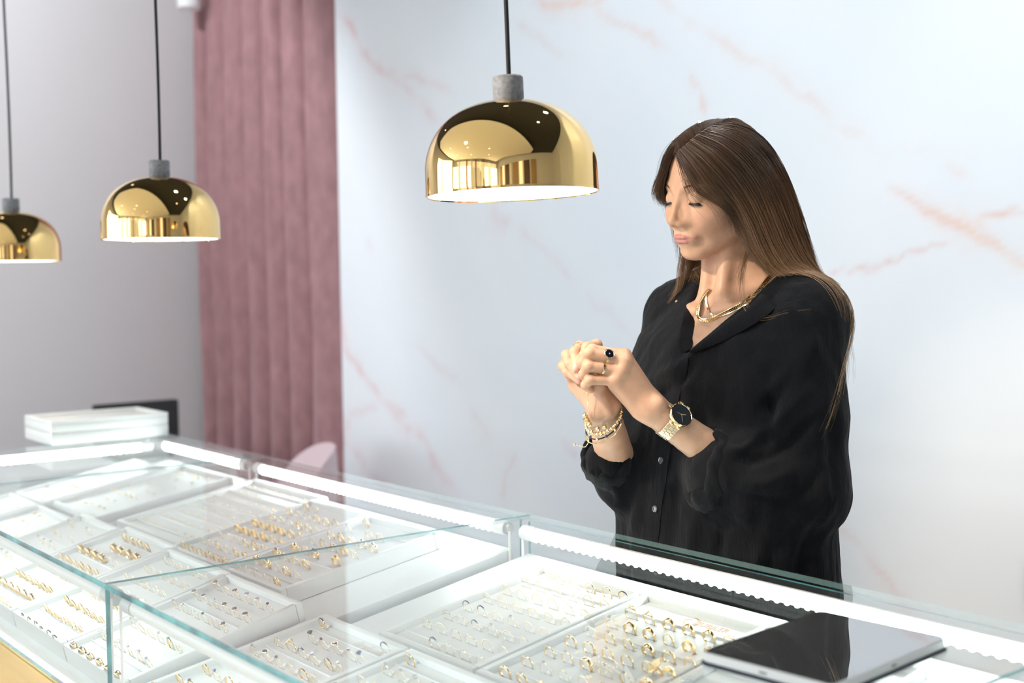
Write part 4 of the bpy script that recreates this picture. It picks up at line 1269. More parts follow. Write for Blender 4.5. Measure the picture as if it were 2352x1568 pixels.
# ---- hands: joint chains (px of the close-up, depth in m); radii in mm
HANDL = {   # back of the hand towards the camera, fingers curling away
    'index': ([(905, 300, 1.872), (525, 222, 1.866), (425, 285, 1.880), (408, 345, 1.893)], [9.2, 7.8, 6.6, 5.6]),
    'middle': ([(905, 372, 1.862), (488, 268, 1.852), (412, 375, 1.864), (425, 470, 1.882)], [9.6, 8.3, 7.0, 6.0]),
    'ring': ([(868, 480, 1.858), (478, 420, 1.850), (418, 520, 1.862), (452, 590, 1.882)], [9.2, 8.0, 6.8, 5.9]),
    'little': ([(800, 588, 1.858), (500, 588, 1.852), (440, 650, 1.862), (505, 705, 1.880)], [8.4, 7.0, 6.1, 5.4]),
    'thumb': ([(1120, 690, 1.895), (820, 560, 1.905), (560, 460, 1.905), (430, 395, 1.900)], [12, 9.6, 8.2, 6.4]),
}
HANDR = {   # palm towards the camera, fingers folded over so the nails show
    'index': ([(640, 400, 1.945), (575, 165, 1.925), (455, 195, 1.905), (380, 372, 1.895)], [9.4, 8.2, 7.2, 6.0]),
    'middle': ([(500, 470, 1.950), (375, 190, 1.928), (312, 250, 1.912), (325, 452, 1.898)], [9.6, 8.4, 7.4, 6.2]),
    'ring': ([(400, 560, 1.950), (215, 290, 1.930), (245, 390, 1.915), (365, 545, 1.900)], [9.0, 7.9, 6.9, 5.9]),
    'little': ([(330, 660, 1.948), (170, 415, 1.932), (225, 490, 1.920), (365, 600, 1.905)], [8.2, 7.0, 6.2, 5.4]),
    'thumb': ([(680, 800, 1.905), (590, 640, 1.888), (480, 520, 1.890), (425, 415, 1.893)], [12.5, 10, 8.6, 6.6]),
}
def hand_pts(Hd): return {k: ([Z3(*q) for q in v[0]], [r / 1000 for r in v[1]]) for k, v in Hd.items()}
HL_, HR_ = hand_pts(HANDL), hand_pts(HANDR)
# fingertips with nails: centre and outward direction found from the chains
def hand_sdf(p, H, wrist, elbow, wr, er, palm_r):
    d = s_cap(p, elbow, wrist, er, wr)
    w = np.asarray(wrist)
    palm = None
    for i, k in enumerate(('index', 'middle', 'ring', 'little')):
        m = H[k][0][0]
        off = (m - H['ring'][0][0]) * 0.42
        e = s_cap(p, w + off, m, palm_r[0], palm_r[1])
        palm = e if palm is None else smin(palm, e, 0.007)
    d = smin(d, palm, 0.016)
    # thumb ball
    t = H['thumb']
    d = smin(d, s_cap(p, w * .6 + t[0][0] * .4, t[0][1], t[1][0] * 1.12, t[1][1] * 1.05), 0.012)
    d = smin(d, s_chain(p, t[0], t[1], 0.003), 0.004)
    for k in ('index', 'middle', 'ring', 'little'):
        c = s_chain(p, H[k][0], H[k][1], 0.0028)
        for j in (1, 2): c = smin(c, s_sph(p, H[k][0][j], H[k][1][j] * 1.03), 0.003)
        d = smin(d, c, 0.0030 if k != 'index' else 0.0034)
        d = smin(d, s_sph(p, H[k][0][0] + (CF * -0.003), H[k][1][0] * 1.02), 0.008)
    return d
def arms_sdf(p):
    dl = hand_sdf(p, HL_, WRL, ELL, 0.0215, 0.0365, (0.0135, 0.0112))
    dr = hand_sdf(p, HR_, WRR, ELR, 0.0212, 0.031, (0.0132, 0.0118))
    dl = smin(dl, s_cap(p, Z3(1080, 930, 1.880), Z3(800, 650, 1.872), .0125, .0100), .014)
    # a tendon ridge on the far wrist
    dr = smin(dr, s_cap(p, Z3(655, 800, 1.883), Z3(720, 985, 1.884), .004, .003), .010)
    dl = smin(dl, s_sph(p, Z3(1330, 860, 1.857), .006), .014)
    return np.minimum(dl, dr)
def shoulders_sdf(p, r=0.0):
    d = None
    for sg in (1, -1):
        e = s_cap(p, BO + np.array([sg * .03, .045, 1.40]), BO + np.array([sg * .14, .02, 1.355]), .036 + r, .040 + r)
        d = e if d is None else smin(d, e, .04)
    return d
def upper_sdf(p):
    b = p - BO.astype(f32)
    d = torso_sdf(b, -0.013)
    d = np.maximum(d, -(b[:, 2] - .93))
    nk = s_cap(p, H2W((-36, 0, -40)), BO + np.array([-.002, .026, 1.375]), .046, .053)
    nk = smin(nk, s_cap(p, H2W((-8, 22, -62)), BO + np.array([.018, -.048, 1.385]), .012, .009), .02)
    nk = smin(nk, s_cap(p, H2W((-8, -22, -62)), BO + np.array([-.018, -.048, 1.385]), .012, .009), .02)
    d = smin(d, nk, .035)
    for sg in (1, -1):
        d = smin(d, s_cap(p, BO + np.array([sg * .03, .045, 1.40]), BO + np.array([sg * .14, .02, 1.355]), .036, .040), .04)
        d = smin(d, s_cap(p, BO + np.array([sg * .022, -.066, 1.362]), BO + np.array([sg * .085, -.040, 1.374]), .007, .005), .018)
    d = smin(d, s_cap(p, SHL, ELL, .044, .038), .03)
    d = smin(d, s_cap(p, SHR, ELR, .044, .038), .03)
    return d
def skin_sdf(p):
    d = smin(head_sdf(p), upper_sdf(p), .012)
    return smin(d, arms_sdf(p), .006)
def legs_sdf(p):
    b = p - BO.astype(f32)
    d = s_ell(b, (0, .0, .93), (.165, .115, .12))
    for sg in (1, -1):
        d = smin(d, s_cap(b, (sg * .085, 0, .90), (sg * .085, -.01, .49), .082, .055), .05)
        d = smin(d, s_cap(b, (sg * .085, -.01, .49), (sg * .085, .02, .09), .054, .036), .03)
    return d

def build_body():
    tm = []
    Vs, Fs, n0 = [], [], 0
    def add(fn, lo, hi, h, it=2):
        nonlocal n0
        V, F = mesh_sdf(fn, lo, hi, h)
        V = relax(V, F, it)
        Vs.append(V); Fs.append(F + n0); n0 += len(V)
    def cut_between(fn, zlo=None, zhi=None, x=None):
        def g(p):
            d = fn(p)
            return d
        return g
    hc = H2W((0, 0, 10))
    # head, neck and chest as one surface; torso, arms and legs joined to it under the clothes
    add(lambda p: smin(head_sdf(p), upper_sdf(p), .012), (BO[0] - .13, hc[1] - .16, 1.24), (BO[0] + .13, hc[1] + .17, hc[2] + .135), 0.00185)
    allp = np.array([q for H in (HL_, HR_) for v in H.values() for q in v[0]] + [WRL, WRR])
    lo = allp.min(0) - .03; hi = allp.max(0) + .03
    lo = np.minimum(lo, WRL - [.03, .03, .03]); hi = np.maximum(hi, WRL + [.03, .03, .03])
    far = ELL * .62 + WRL * .38
    far2 = ELR * .55 + WRR * .45
    lo = np.minimum(lo, np.minimum(far, far2) - .04); hi = np.maximum(hi, np.maximum(far, far2) + .04)
    add(arms_sdf, lo, hi, 0.0015, 1)
    add(lambda p: smin(smin(upper_sdf(p), np.minimum(s_cap(p, ELL, WRL, .036, .023), s_cap(p, ELR, WRR, .036, .024)), .01), legs_sdf(p), .03), (BO[0] - .34, BO[1] - .36, .04), (BO[0] + .36, BO[1] + .22, 1.34), 0.010, 1)
    V = np.vstack(Vs); F = np.vstack(Fs)
    # colour: skin, lips, cheeks, nails
    h = W2H(V.astype(f32)); q = np.stack([h[:, 0], np.abs(h[:, 1]), h[:, 2]], 1)
    col = np.tile(np.array([0.60, 0.345, 0.222]), (len(V), 1))
    up, lo_ = lips_d(q)
    lip = np.clip(1 - (np.minimum(up, lo_) - 0.4) / 1.1, 0, 1) * (h[:, 0] > 60)
    col = col * (1 - lip[:, None]) + np.array([0.50, 0.22, 0.185]) * lip[:, None]
    ml = np.exp(-((h[:, 2] + 69.0 - .05 * np.abs(h[:, 1])) / 1.2) ** 2) * np.clip((25 - np.abs(h[:, 1])) / 8, 0, 1) * (h[:, 0] > 66) * .55  # dark lip seam: crease shade put into the skin colour
    col = col * (1 - ml[:, None]) + np.array([0.22, 0.07, 0.06]) * ml[:, None]
    ck = np.exp(-((q[:, 0] - 66) / 26) ** 2 - ((q[:, 1] - 42) / 20) ** 2 - ((q[:, 2] + 38) / 18) ** 2) * .35
    col = col * (1 - ck[:, None]) + np.array([0.60, 0.28, 0.19]) * ck[:, None]
    na = np.zeros(len(V))
    for H, vis in ((HR_, ('index', 'middle', 'ring', 'little')), (HL_, ('index',))):
        for k in vis:
            a, b = H[k][0][2], H[k][0][3]; r = H[k][1][3]
            t = (b - a) / np.linalg.norm(b - a); out = -CF - t * (-CF @ t); out /= np.linalg.norm(out)
            c = b + out * r * .75 + t * r * .25
            sd = np.cross(t, out)
            e = ((V - c) @ t / (r * 1.05)) ** 2 + ((V - c) @ sd / (r * .78)) ** 2 + ((V - c) @ out / (r * .8)) ** 2
            na = np.maximum(na, np.clip((1.25 - e) / .3, 0, 1))
    # knuckle and fingertip pink
    col = col * (1 - na[:, None]) + np.array([0.74, 0.40, 0.33]) * na[:, None]
    m, nt, N, L, b = new_mat('fair_skin')
    at = N.new('ShaderNodeVertexColor'); at.layer_name = 'skin'
    nz = N.new('ShaderNodeTexNoise'); nz.inputs['Scale'].default_value = 70; nz.inputs['Detail'].default_value = 5
    tc = N.new('ShaderNodeTexCoord'); L.new(tc.outputs['Object'], nz.inputs['Vector'])
    mr = N.new('ShaderNodeMapRange'); mr.inputs['From Min'].default_value = .3; mr.inputs['From Max'].default_value = .7; mr.inputs['To Min'].default_value = .95; mr.inputs['To Max'].default_value = 1.05
    L.new(nz.outputs['Fac'], mr.inputs['Value'])
    mu = N.new('ShaderNodeMixRGB'); mu.blend_type = 'MULTIPLY'; mu.inputs['Fac'].default_value = 1
    L.new(at.outputs['Color'], mu.inputs['Color1']); L.new(mr.outputs['Result'], mu.inputs['Color2']); L.new(mu.outputs[0], b.inputs['Base Color'])
    b.inputs['Roughness'].default_value = 0.46
    b.inputs['Subsurface Weight'].default_value = 0.14
    b.inputs['Subsurface Radius'].default_value = (1.0, 0.35, 0.2); b.inputs['Subsurface Scale'].default_value = 0.006
    b.inputs['Specular IOR Level'].default_value = 0.42
    sep = N.new('ShaderNodeBump'); sep.inputs['Strength'].default_value = .12; sep.inputs['Distance'].default_value = .0006
    n2 = N.new('ShaderNodeTexNoise'); n2.inputs['Scale'].default_value = 900; L.new(tc.outputs['Object'], n2.inputs['Vector']); L.new(n2.outputs['Fac'], sep.inputs['Height']); L.new(sep.outputs['Normal'], b.inputs['Normal'])
    root = thing('person', tuple(BO), 'woman in a loose black shirt with long brown hair, hands raised, behind the counter', 'person')
    o = np_mesh('body', V - BO, F, m, root)
    set_col(o.data, 'skin', col)
    return root, o, V, F
PERSON, BODY, BODYV, BODYF = build_body()
BODY_BVH = BVHTree.FromPolygons([tuple(v) for v in BODYV], [tuple(int(i) for i in f) for f in BODYF])
def hit(bvh, x, y, off=0.0):
    r = ray(x, y); r = r / np.linalg.norm(r)
    loc, nrm, i, d = bvh.ray_cast(Vector(CO), Vector(r), 10)
    if loc is None: return None, None
    return np.array(loc) + np.array(nrm) * off, np.array(nrm)
def child(name, bm_or_obj, mat=None, parent=None, **k):
    o = obj(name, bm_or_obj, mat, parent, **k)
    return o
def to_local(bm, origin=BO):
    bmesh.ops.translate(bm, vec=-Vector(origin), verts=bm.verts)

# lashes and brows
def face_hair():
    r = random.Random(3)
    lm, bm_ = pmat('dark_lashes', (.008, .006, .006), .5), pmat('brown_brow_hair', (.07, .038, .022), .6)
    for sg in (1, -1):
        bl = bmesh.new(); bb = bmesh.new()
        c = np.array([66.0, 29.5, -3]); R_ = 14.4
        def pt(az, el, rr=R_):
            return H2W((c[0] + rr * math.cos(el) * math.cos(az), sg * (c[1] + rr * math.cos(el) * math.sin(az)), c[2] + rr * math.sin(el)))
        edge = [pt(a, math.radians(-20) - 0.15 * math.cos(a * 1.7) - .13 * a) for a in np.linspace(-0.95, 1.0, 18)]
        add_tube(bl, edge, [.0004 + .0009 * math.sin(PI * i / 17) ** .6 for i in range(18)], 6)
        for k in range(34):
            u = k / 33; a = -0.8 + 1.8 * u
            el = math.radians(-20) - 0.15 * math.cos(a * 1.7) - .13 * a
            p0 = pt(a, el); ln = 3.6 + 2.6 * u
            p1 = pt(a + .05 + .10 * u, el - .10, R_ + ln * .55); p2 = pt(a + .10 + .22 * u, el - .12, R_ + ln)
            add_tube(bl, [p0, p1, p2], [.00042, .00032, .0001], 4)
        # socket crease liner keeps the lid readable
        for k in range(110):
            u = .12 + .88 * k / 109
            q = np.array([80.5 - 15 * u ** 1.7, 13 + 32 * u, 15 + 7 * math.sin(u * 2.2) - 3 * u])
            q2 = q + np.array([-.9, 2.6, 1.0 - 1.6 * u])
            a_ = H2W((q[0] + 1.5, sg * q[1], q[2] + r.uniform(-2, 2))); b_ = H2W((q2[0] + 1.2, sg * q2[1], q2[2] + r.uniform(-.8, 1.2)))
            for P_ in (0,):
                add_tube(bb, [a_, b_], [.0003, .0001], 4)
        # put the brow hairs on the skin
        for v in bb.verts:
            loc, nrm, i, d = BODY_BVH.find_nearest(v.co)
            if loc is not None and d < .012: v.co = loc + nrm * .0004
        to_local(bl); to_local(bb)
        obj('eyelashes', bl, lm, PERSON)
        obj('eyebrow', bb, bm_, PERSON)
face_hair()
# ---------------------------------------------------------------- shirt
SHIRT_SIL = None
V_X, V_Z = .007, 1.292
def shirt_sdf(p):
    b = p - BO.astype(f32)
    d = torso_sdf(b, 0.004)
    # shoulder yoke
    for sg in (1, -1):
        d = smin(d, s_cap(b, (sg * .045, .035, 1.375), (sg * .135, .02, 1.345), .050, .056), .03)
    d = smin(d, shoulders_sdf(p, .014), .03)
    # near sleeve: shoulder, hanging upper arm, bagging elbow, forearm part
    dl = s_cap(p, P(1845, 765, 1.925), P(1850, 960, 1.905), .051, .058)
    dl = smin(dl, s_cap(p, P(1850, 960, 1.905), P(1848, 1110, 1.905), .058, .060), .02)
    dl = smin(dl, s_sph(p, P(1904, 1150, 1.905), .026), .018)
    dl = smin(dl, s_cap(p, P(1842, 1112, 1.900), P(1740, 1108, 1.890), .062, .060), .03)
    dl = smin(dl, s_cap(p, P(1740, 1108, 1.890), P(1660, 1084, 1.882), .060, .053), .02)
    d = smin(d, dl, .035)
    dr = s_cap(p, P(1556, 752, 2.14), P(1500, 920, 2.11), .046, .050)
    dr = smin(dr, s_cap(p, P(1500, 920, 2.11), P(1440, 1090, 2.07), .050, .050), .03)
    dr = smin(dr, s_cap(p, P(1436, 1095, 2.05), P(1393, 1062, 2.00), .046, .036), .02)
    dr = smin(dr, s_sph(p, P(1412, 1128, 2.03), .022), .02)
    d = smin(d, dr, .03)
    d = np.maximum(d, f32(.80) - b[:, 2])
    # neck opening and the open V
    neck = s_cap(b, (.006, .000, 1.37), (.002, .03, 1.47), .054, .068)
    w = np.interp(b[:, 2], [1.285, 1.292, 1.32, 1.35, 1.38, 1.42], [-.02, .001, .020, .039, .058, .078]).astype(f32)
    xx = b[:, 0] - f32(V_X); wedge = np.maximum(np.where(xx > 0, xx * f32(.88), -xx * f32(1.2)) - w, b[:, 1] - .03)
    d = ssub(d, np.minimum(neck, wedge * .8), .006)
    return d
FOLDS = [   # polyline (frame px), half width in px, height in m (negative = valley)
    ([(1690, 1010), (1760, 990), (1850, 900)], 16, .006), ([(1690, 1060), (1740, 1055), (1800, 1030), (1880, 960)], 15, -.006),
    ([(1680, 1110), (1760, 1110), (1830, 1075)], 18, .006), ([(1665, 1030), (1700, 1035), (1740, 1010)], 9, .005),
    ([(1700, 1130), (1770, 1150), (1850, 1130), (1900, 1060)], 16, -.004), ([(1760, 905), (1830, 850), (1880, 770)], 20, .006), ([(1740, 950), (1790, 900), (1850, 820)], 16, -.006),
    ([(1765, 850), (1770, 950), (1760, 1020)], 16, -.008), ([(1700, 800), (1720, 900), (1710, 1000)], 22, .004),
    ([(1640, 830), (1660, 900), (1650, 1000)], 14, -.004), ([(1480, 1060), (1470, 1150), (1450, 1240)], 14, .005), ([(1560, 1100), (1550, 1180), (1540, 1260)], 14, -.004),
    ([(1600, 1180), (1590, 1250), (1580, 1300)], 16, .005), ([(1660, 1215), (1650, 1280), (1640, 1330)], 14, -.005), ([(1760, 1225), (1740, 1290), (1730, 1340)], 18, .005),
    ([(1880, 1200), (1850, 1260), (1830, 1330)], 18, -.006), ([(1620, 790), (1560, 840), (1500, 870)], 12, .003), ([(1600, 840), (1560, 880), (1500, 910)], 10, -.003),
    ([(1800, 700), (1850, 740), (1890, 850)], 14, .003), ([(1920, 900), (1915, 1000), (1920, 1120)], 14, -.005),
    ([(1390, 1090), (1410, 1120), (1420, 1150)], 8, .004), ([(1370, 1070), (1395, 1100), (1430, 1110)], 8, -.004),
]
def build_shirt():
    lo = BO + np.array([-.34, -.30, .78]); hi = BO + np.array([.36, .20, 1.47])
    V, F = mesh_sdf(shirt_sdf, lo, hi, 0.0040)
    V = relax(V, F, 2)
    N = vnormals(V, F)
    d = V - CO; z = d @ CF
    px = 1176 + FPX * (d @ CR) / z; py = 784 - FPX * (d @ CU) / z
    front = np.clip(-(N * d).sum(1) / np.linalg.norm(d, axis=1) * 2.2, 0, 1)
    b = V - BO
    amp = .0016 * noise3(b * np.array([16, 16, 5.0]), 5) + .0010 * noise3(b * np.array([34, 34, 14.]), 6)
    neckfade = np.clip((np.hypot(b[:, 0], b[:, 2] - 1.40) - .07) / .06, .15, 1)
    amp *= neckfade
    for pts, w, a in FOLDS:
        q = smooth_path(pts, 14)
        dd = np.full(len(V), 1e9); tt = np.zeros(len(V))
        for k in range(len(q) - 1):
            ax, ay = q[k]; bx, by = q[k + 1]
            t = np.clip(((px - ax) * (bx - ax) + (py - ay) * (by - ay)) / ((bx - ax) ** 2 + (by - ay) ** 2), 0, 1)
            e = np.hypot(px - ax - t * (bx - ax), py - ay - t * (by - ay))
            tt = np.where(e < dd, (k + t) / (len(q) - 1), tt); dd = np.minimum(dd, e)
        amp += 1.5 * a * np.exp(-(dd / w) ** 2) * front * np.sin(PI * np.clip(tt * .9 + .05, 0, 1)) ** .6
    V = V + N * amp[:, None]
    V = relax(V, F, 1)
    m, nt, NN, L, bs = new_mat('black_crinkle_cotton')
    bs.inputs['Base Color'].default_value = (.0040, .0043, .0058, 1); bs.inputs['Roughness'].default_value = .85
    bs.inputs['Specular IOR Level'].default_value = .16
    bs.inputs['Sheen Weight'].default_value = .05; bs.inputs['Sheen Roughness'].default_value = .5
    tc = NN.new('ShaderNodeTexCoord')
    mp = NN.new('ShaderNodeMapping'); mp.inputs['Scale'].default_value = (1, 1, .12)
    n1 = NN.new('ShaderNodeTexNoise'); n1.inputs['Scale'].default_value = 260; n1.inputs['Detail'].default_value = 3; n1.inputs['Distortion'].default_value = .6
    n2 = NN.new('ShaderNodeTexNoise'); n2.inputs['Scale'].default_value = 70; n2.inputs['Detail'].default_value = 4
    ad = NN.new('ShaderNodeMath'); ad.operation = 'ADD'
    bp = NN.new('ShaderNodeBump'); bp.inputs['Strength'].default_value = .75; bp.inputs['Distance'].default_value = .0017
    L.new(tc.outputs['Object'], mp.inputs['Vector']); L.new(mp.outputs[0], n1.inputs['Vector']); L.new(mp.outputs[0], n2.inputs['Vector'])
    L.new(n1.outputs['Fac'], ad.inputs[0]); L.new(n2.outputs['Fac'], ad.inputs[1]); L.new(ad.outputs[0], bp.inputs['Height']); L.new(bp.outputs[0], bs.inputs['Normal'])
    M['cotton'] = m
    o = np_mesh('shirt', V - BO, F, m, PERSON)
    o['label'] = 'black crinkled cotton shirt'
    return o, V, F
SHIRT, SV, SF = build_shirt()
SHIRT_BVH = BVHTree.FromPolygons([tuple(v) for v in SV], [tuple(int(i) for i in f) for f in SF])

def strip(name, px_pts, widths, off, mat, parent, thick=.0012, n=60, bvh=None, uplift=None):
    """a flat band of cloth lying on a surface: px_pts are centre points (frame px), widths in m across"""
    bvh = bvh or SHIRT_BVH
    q = smooth_path(px_pts, n)
    pts, nrm = [], []
    for x, y in q:
        a, b = hit(bvh, x, y, off)
        if a is None: continue
        pts.append(a); nrm.append(b)
    pts = np.array(pts); nrm = np.array(nrm)
    for k in range(3): pts[1:-1] = (pts[:-2] + 2 * pts[1:-1] + pts[2:]) / 4; nrm[1:-1] = (nrm[:-2] + 2 * nrm[1:-1] + nrm[2:]) / 4
    bm = bmesh.new(); rows = []
    for i in range(len(pts)):
        t = pts[min(i + 1, len(pts) - 1)] - pts[max(i - 1, 0)]; t /= np.linalg.norm(t)
        s = np.cross(t, nrm[i]); s /= np.linalg.norm(s)
        w = np.interp(i / (len(pts) - 1), np.linspace(0, 1, len(widths)), widths)
        rows.append([bm.verts.new(pts[i] + s * w * u + nrm[i] * (thick * (1 - abs(u) * .9))) for u in (-.5, -.3, 0, .3, .5)] + [bm.verts.new(pts[i] + s * w * .5 - nrm[i] * .003), bm.verts.new(pts[i] - s * w * .5 - nrm[i] * .003)])
    for A, B in zip(rows[:-1], rows[1:]):
        m_ = len(A)
        for k in range(m_): bm.faces.new((A[k], A[(k + 1) % m_], B[(k + 1) % m_], B[k]))
    bm.faces.new(rows[0][::-1]); bm.faces.new(rows[-1])
    to_local(bm)
    return obj(name, bm, mat, parent, sharp=60)
strip('placket', [(1578, 812), (1566, 850), (1552, 905), (1537, 980), (1524, 1060), (1510, 1150), (1500, 1240), (1495, 1300)], [.014, .022, .024, .024, .024], .0006, M['cotton'], SHIRT, .0022)
for x, y in ((1522, 1057), (1508, 1168)):
    a, nr = hit(SHIRT_BVH, x, y, .0035)
    up = Vector(nr).to_track_quat('Z', 'Y').to_matrix().to_4x4()
    bm = bmesh.new(); add_lathe(bm, [(0, .0004), (.0028, .0004), (.0032, .0012), (.0046, .0014), (.0054, .0008), (.0054, -.001), (0, -.001)], 22, mtx=Matrix.Translation(Vector(a - BO)) @ up)
    obj('button', bm, pmat('dark_horn_button', (.05, .05, .055), .2, coat=.6), SHIRT)

# collar: a folded ribbon running from the V round the neck and back
def collar():
    # (inner edge point, outer edge point) in body coordinates, from the near side of the V round the back to the far side
    def bpt(*q): return BO + np.array(q)
    spine = []
    vb = hit(SHIRT_BVH, 1583, 806, .004)[0]
    near = [((1592, 806), (1592, 812)), ((1640, 768), (1656, 788)), ((1692, 730), (1718, 756)), ((1745, 690), (1782, 714))]
    inn, out = [], []
    for a, b in near:
        i_, _ = hit(SHIRT_BVH, *a, .007); o_, _ = hit(SHIRT_BVH, *b, .003)
        if i_ is None or o_ is None: continue
        inn.append(i_); out.append(o_)
    for a in np.linspace(-20, 200, 9):
        t = math.radians(a)
        inn.append(bpt(.004 + .067 * math.cos(t), .020 + .050 * math.sin(t), 1.405 + .012 * math.sin(t)))
        out.append(bpt(.002 + .100 * math.cos(t), .024 + .078 * math.sin(t), 1.383 - .004 * math.sin(t)))
    far = [((1600, 712), (1578, 716)), ((1592, 752), (1566, 762)), ((1584, 790), (1568, 806)), ((1582, 806), (1576, 812))]
    for a, b in far:
        i_, _ = hit(SHIRT_BVH, *a, .006); o_, _ = hit(SHIRT_BVH, *b, .003)
        if i_ is None or o_ is None: continue
        if np.linalg.norm(i_ - out[-1]) > .2: continue
        inn.append(i_); out.append(o_)
    inn = smooth_path(inn, 90); out = smooth_path(out, 90)
    for k in range(6):
        for A in (inn, out): A[1:-1] = (A[:-2] + 2 * A[1:-1] + A[2:]) / 4
    bm = bmesh.new(); rows = []
    ctr = BO + np.array([0, .02, 1.33])
    for a, b in zip(inn, out):
        mid = (a + b) / 2; o_ = mid - ctr; o_ /= np.linalg.norm(o_)
        prof = [a - o_ * .004, a + o_ * .0015, a * .7 + b * .3 + o_ * .006, a * .35 + b * .65 + o_ * .0055, b + o_ * .002, b - o_ * .003]
        rows.append([bm.verts.new(q) for q in prof])
    for A, B in zip(rows[:-1], rows[1:]):
        for k in range(6): bm.faces.new((A[k], A[(k + 1) % 6], B[(k + 1) % 6], B[k]))
    bm.faces.new(rows[0][::-1]); bm.faces.new(rows[-1])
    to_local(bm)
    obj('collar', bm, M['cotton'], SHIRT, sharp=70)
collar()

def cuff(name, ctr, v1, v2, axis, tube_w, tube_t, seed):
    """rolled cuff: fat crumpled ring around the forearm"""
    n, m = 72, 14
    bm = bmesh.new(); R_ = []
    r = np.random.default_rng(seed); ph = r.uniform(0, 6, 6)
    for i in range(n):
        a = 2 * PI * i / n
        c = ctr + v1 * math.cos(a) + v2 * math.sin(a)
        o_ = v1 * math.cos(a) / np.linalg.norm(v1) + v2 * math.sin(a) / np.linalg.norm(v2); o_ /= np.linalg.norm(o_)
        wob = 1 + .12 * math.sin(5 * a + ph[0]) + .10 * math.sin(9 * a + ph[1])
        sh = .003 * math.sin(4 * a + ph[2]) + .002 * math.sin(11 * a + ph[3])
        ring = []
        for k in range(m):
            t = 2 * PI * k / m
            x = math.copysign(abs(math.cos(t)) ** .75, math.cos(t)); y = math.copysign(abs(math.sin(t)) ** .75, math.sin(t))
            cr = .0012 * math.sin(3 * t + 13 * a + ph[4])
            ring.append(bm.verts.new(c + axis * (x * tube_w * wob + sh) + o_ * (y * tube_t * (.85 + .15 * wob) + cr)))
        R_.append(ring)
    for i in range(n):
        A, B = R_[i], R_[(i + 1) % n]
        for k in range(m): bm.faces.new((A[k], A[(k + 1) % m], B[(k + 1) % m], B[k]))
    to_local(bm)
    obj(name, bm, M['cotton'], SHIRT, sharp=80)
axl = (WRL - ELL) / np.linalg.norm(WRL - ELL)
cl = P(1634, 1082, 1.882)
top, bot = P(1650, 1002, 1.886), P(1612, 1160, 1.878)
v1 = (top - bot) / 2
v1 = v1 - axl * (v1 @ axl) * .3
v2 = np.cross(axl, v1); v2 = v2 / np.linalg.norm(v2) * .040
cuff('cuff', (top + bot) / 2, v1, v2, axl, .0175, .0105, 1)
axr = (WRR - ELR) / np.linalg.norm(WRR - ELR)
lft, rgt = P(1342, 1062, 2.0), P(1442, 1038, 2.0)
v1 = (lft - rgt) / 2; v1 = v1 - axr * (v1 @ axr)
v2 = np.cross(axr, v1); v2 = v2 / np.linalg.norm(v2) * .040
cuff('cuff', (lft + rgt) / 2 - axr * .010, v1 * .98, v2, axr, .020, .0065, 2)

# trousers and shoes (below the counter)
bm = bmesh.new()
def trousers():
    V, F = mesh_sdf(lambda p: legs_sdf(p) - f32(.012), BO + np.array([-.2, -.16, .06]), BO + np.array([.2, .16, 1.06]), .010)
    V = relax(V, F, 1)
    np_mesh('trousers', V - BO, F, pmat('black_trousers', (.012, .012, .014), .85), PERSON)
    for sg in (1, -1):
        V, F = mesh_sdf(lambda p: np.maximum(smin(s_ell(p - BO.astype(f32), (sg * .085, -.06, .045), (.046, .125, .045)), s_cap(p - BO.astype(f32), (sg * .085, .02, .04), (sg * .085, .02, .10), .045, .04), .03), f32(.0) - p[:, 2]), BO + np.array([sg * .085 - .07, -.22, -.02]), BO + np.array([sg * .085 + .07, .12, .17]), .008)
        np_mesh('shoe', relax(V, F, 1) - BO, F, pmat('black_leather_shoe', (.01, .01, .01), .35), PERSON)
trousers()

# ---------------------------------------------------------------- hair
def hair_ell(x, y, lo=None):
    """point where the sight line meets the outer hair ellipsoid of the head (or passes closest to it)"""
    r = ray(x, y); c = np.array([-14, 0, 34.0]); rad = np.array([107, 86, 93.0])
    o_ = (((CO - HO) @ HM) / HS - c) / rad; d_ = ((r @ HM) / HS) / rad
    A = d_ @ d_; Bq = o_ @ d_; Cq = o_ @ o_ - 1
    disc = Bq * Bq - A * Cq
    t = (-Bq - math.sqrt(disc)) / A if disc > 0 else -Bq / A
    return t
def px_guide(pts, dend, nell):
    """pts in close-up pixels of the head; the first nell lie on the head, the rest ease towards depth dend"""
    out = []
    tl = None; m = len(pts)
    for i, (x, y) in enumerate(pts):
        X, Y = 1240 + x / 2.867, 220 + y / 2.867
        if i < nell:
            tl = hair_ell(X, Y); t = tl
        else:
            u = (i - nell + 1) / max(1, m - nell); t = tl * (1 - u) + dend * u
        w = CO + ray(X, Y) * t
        out.append(((w - HO) @ HM) / HS)
    return out
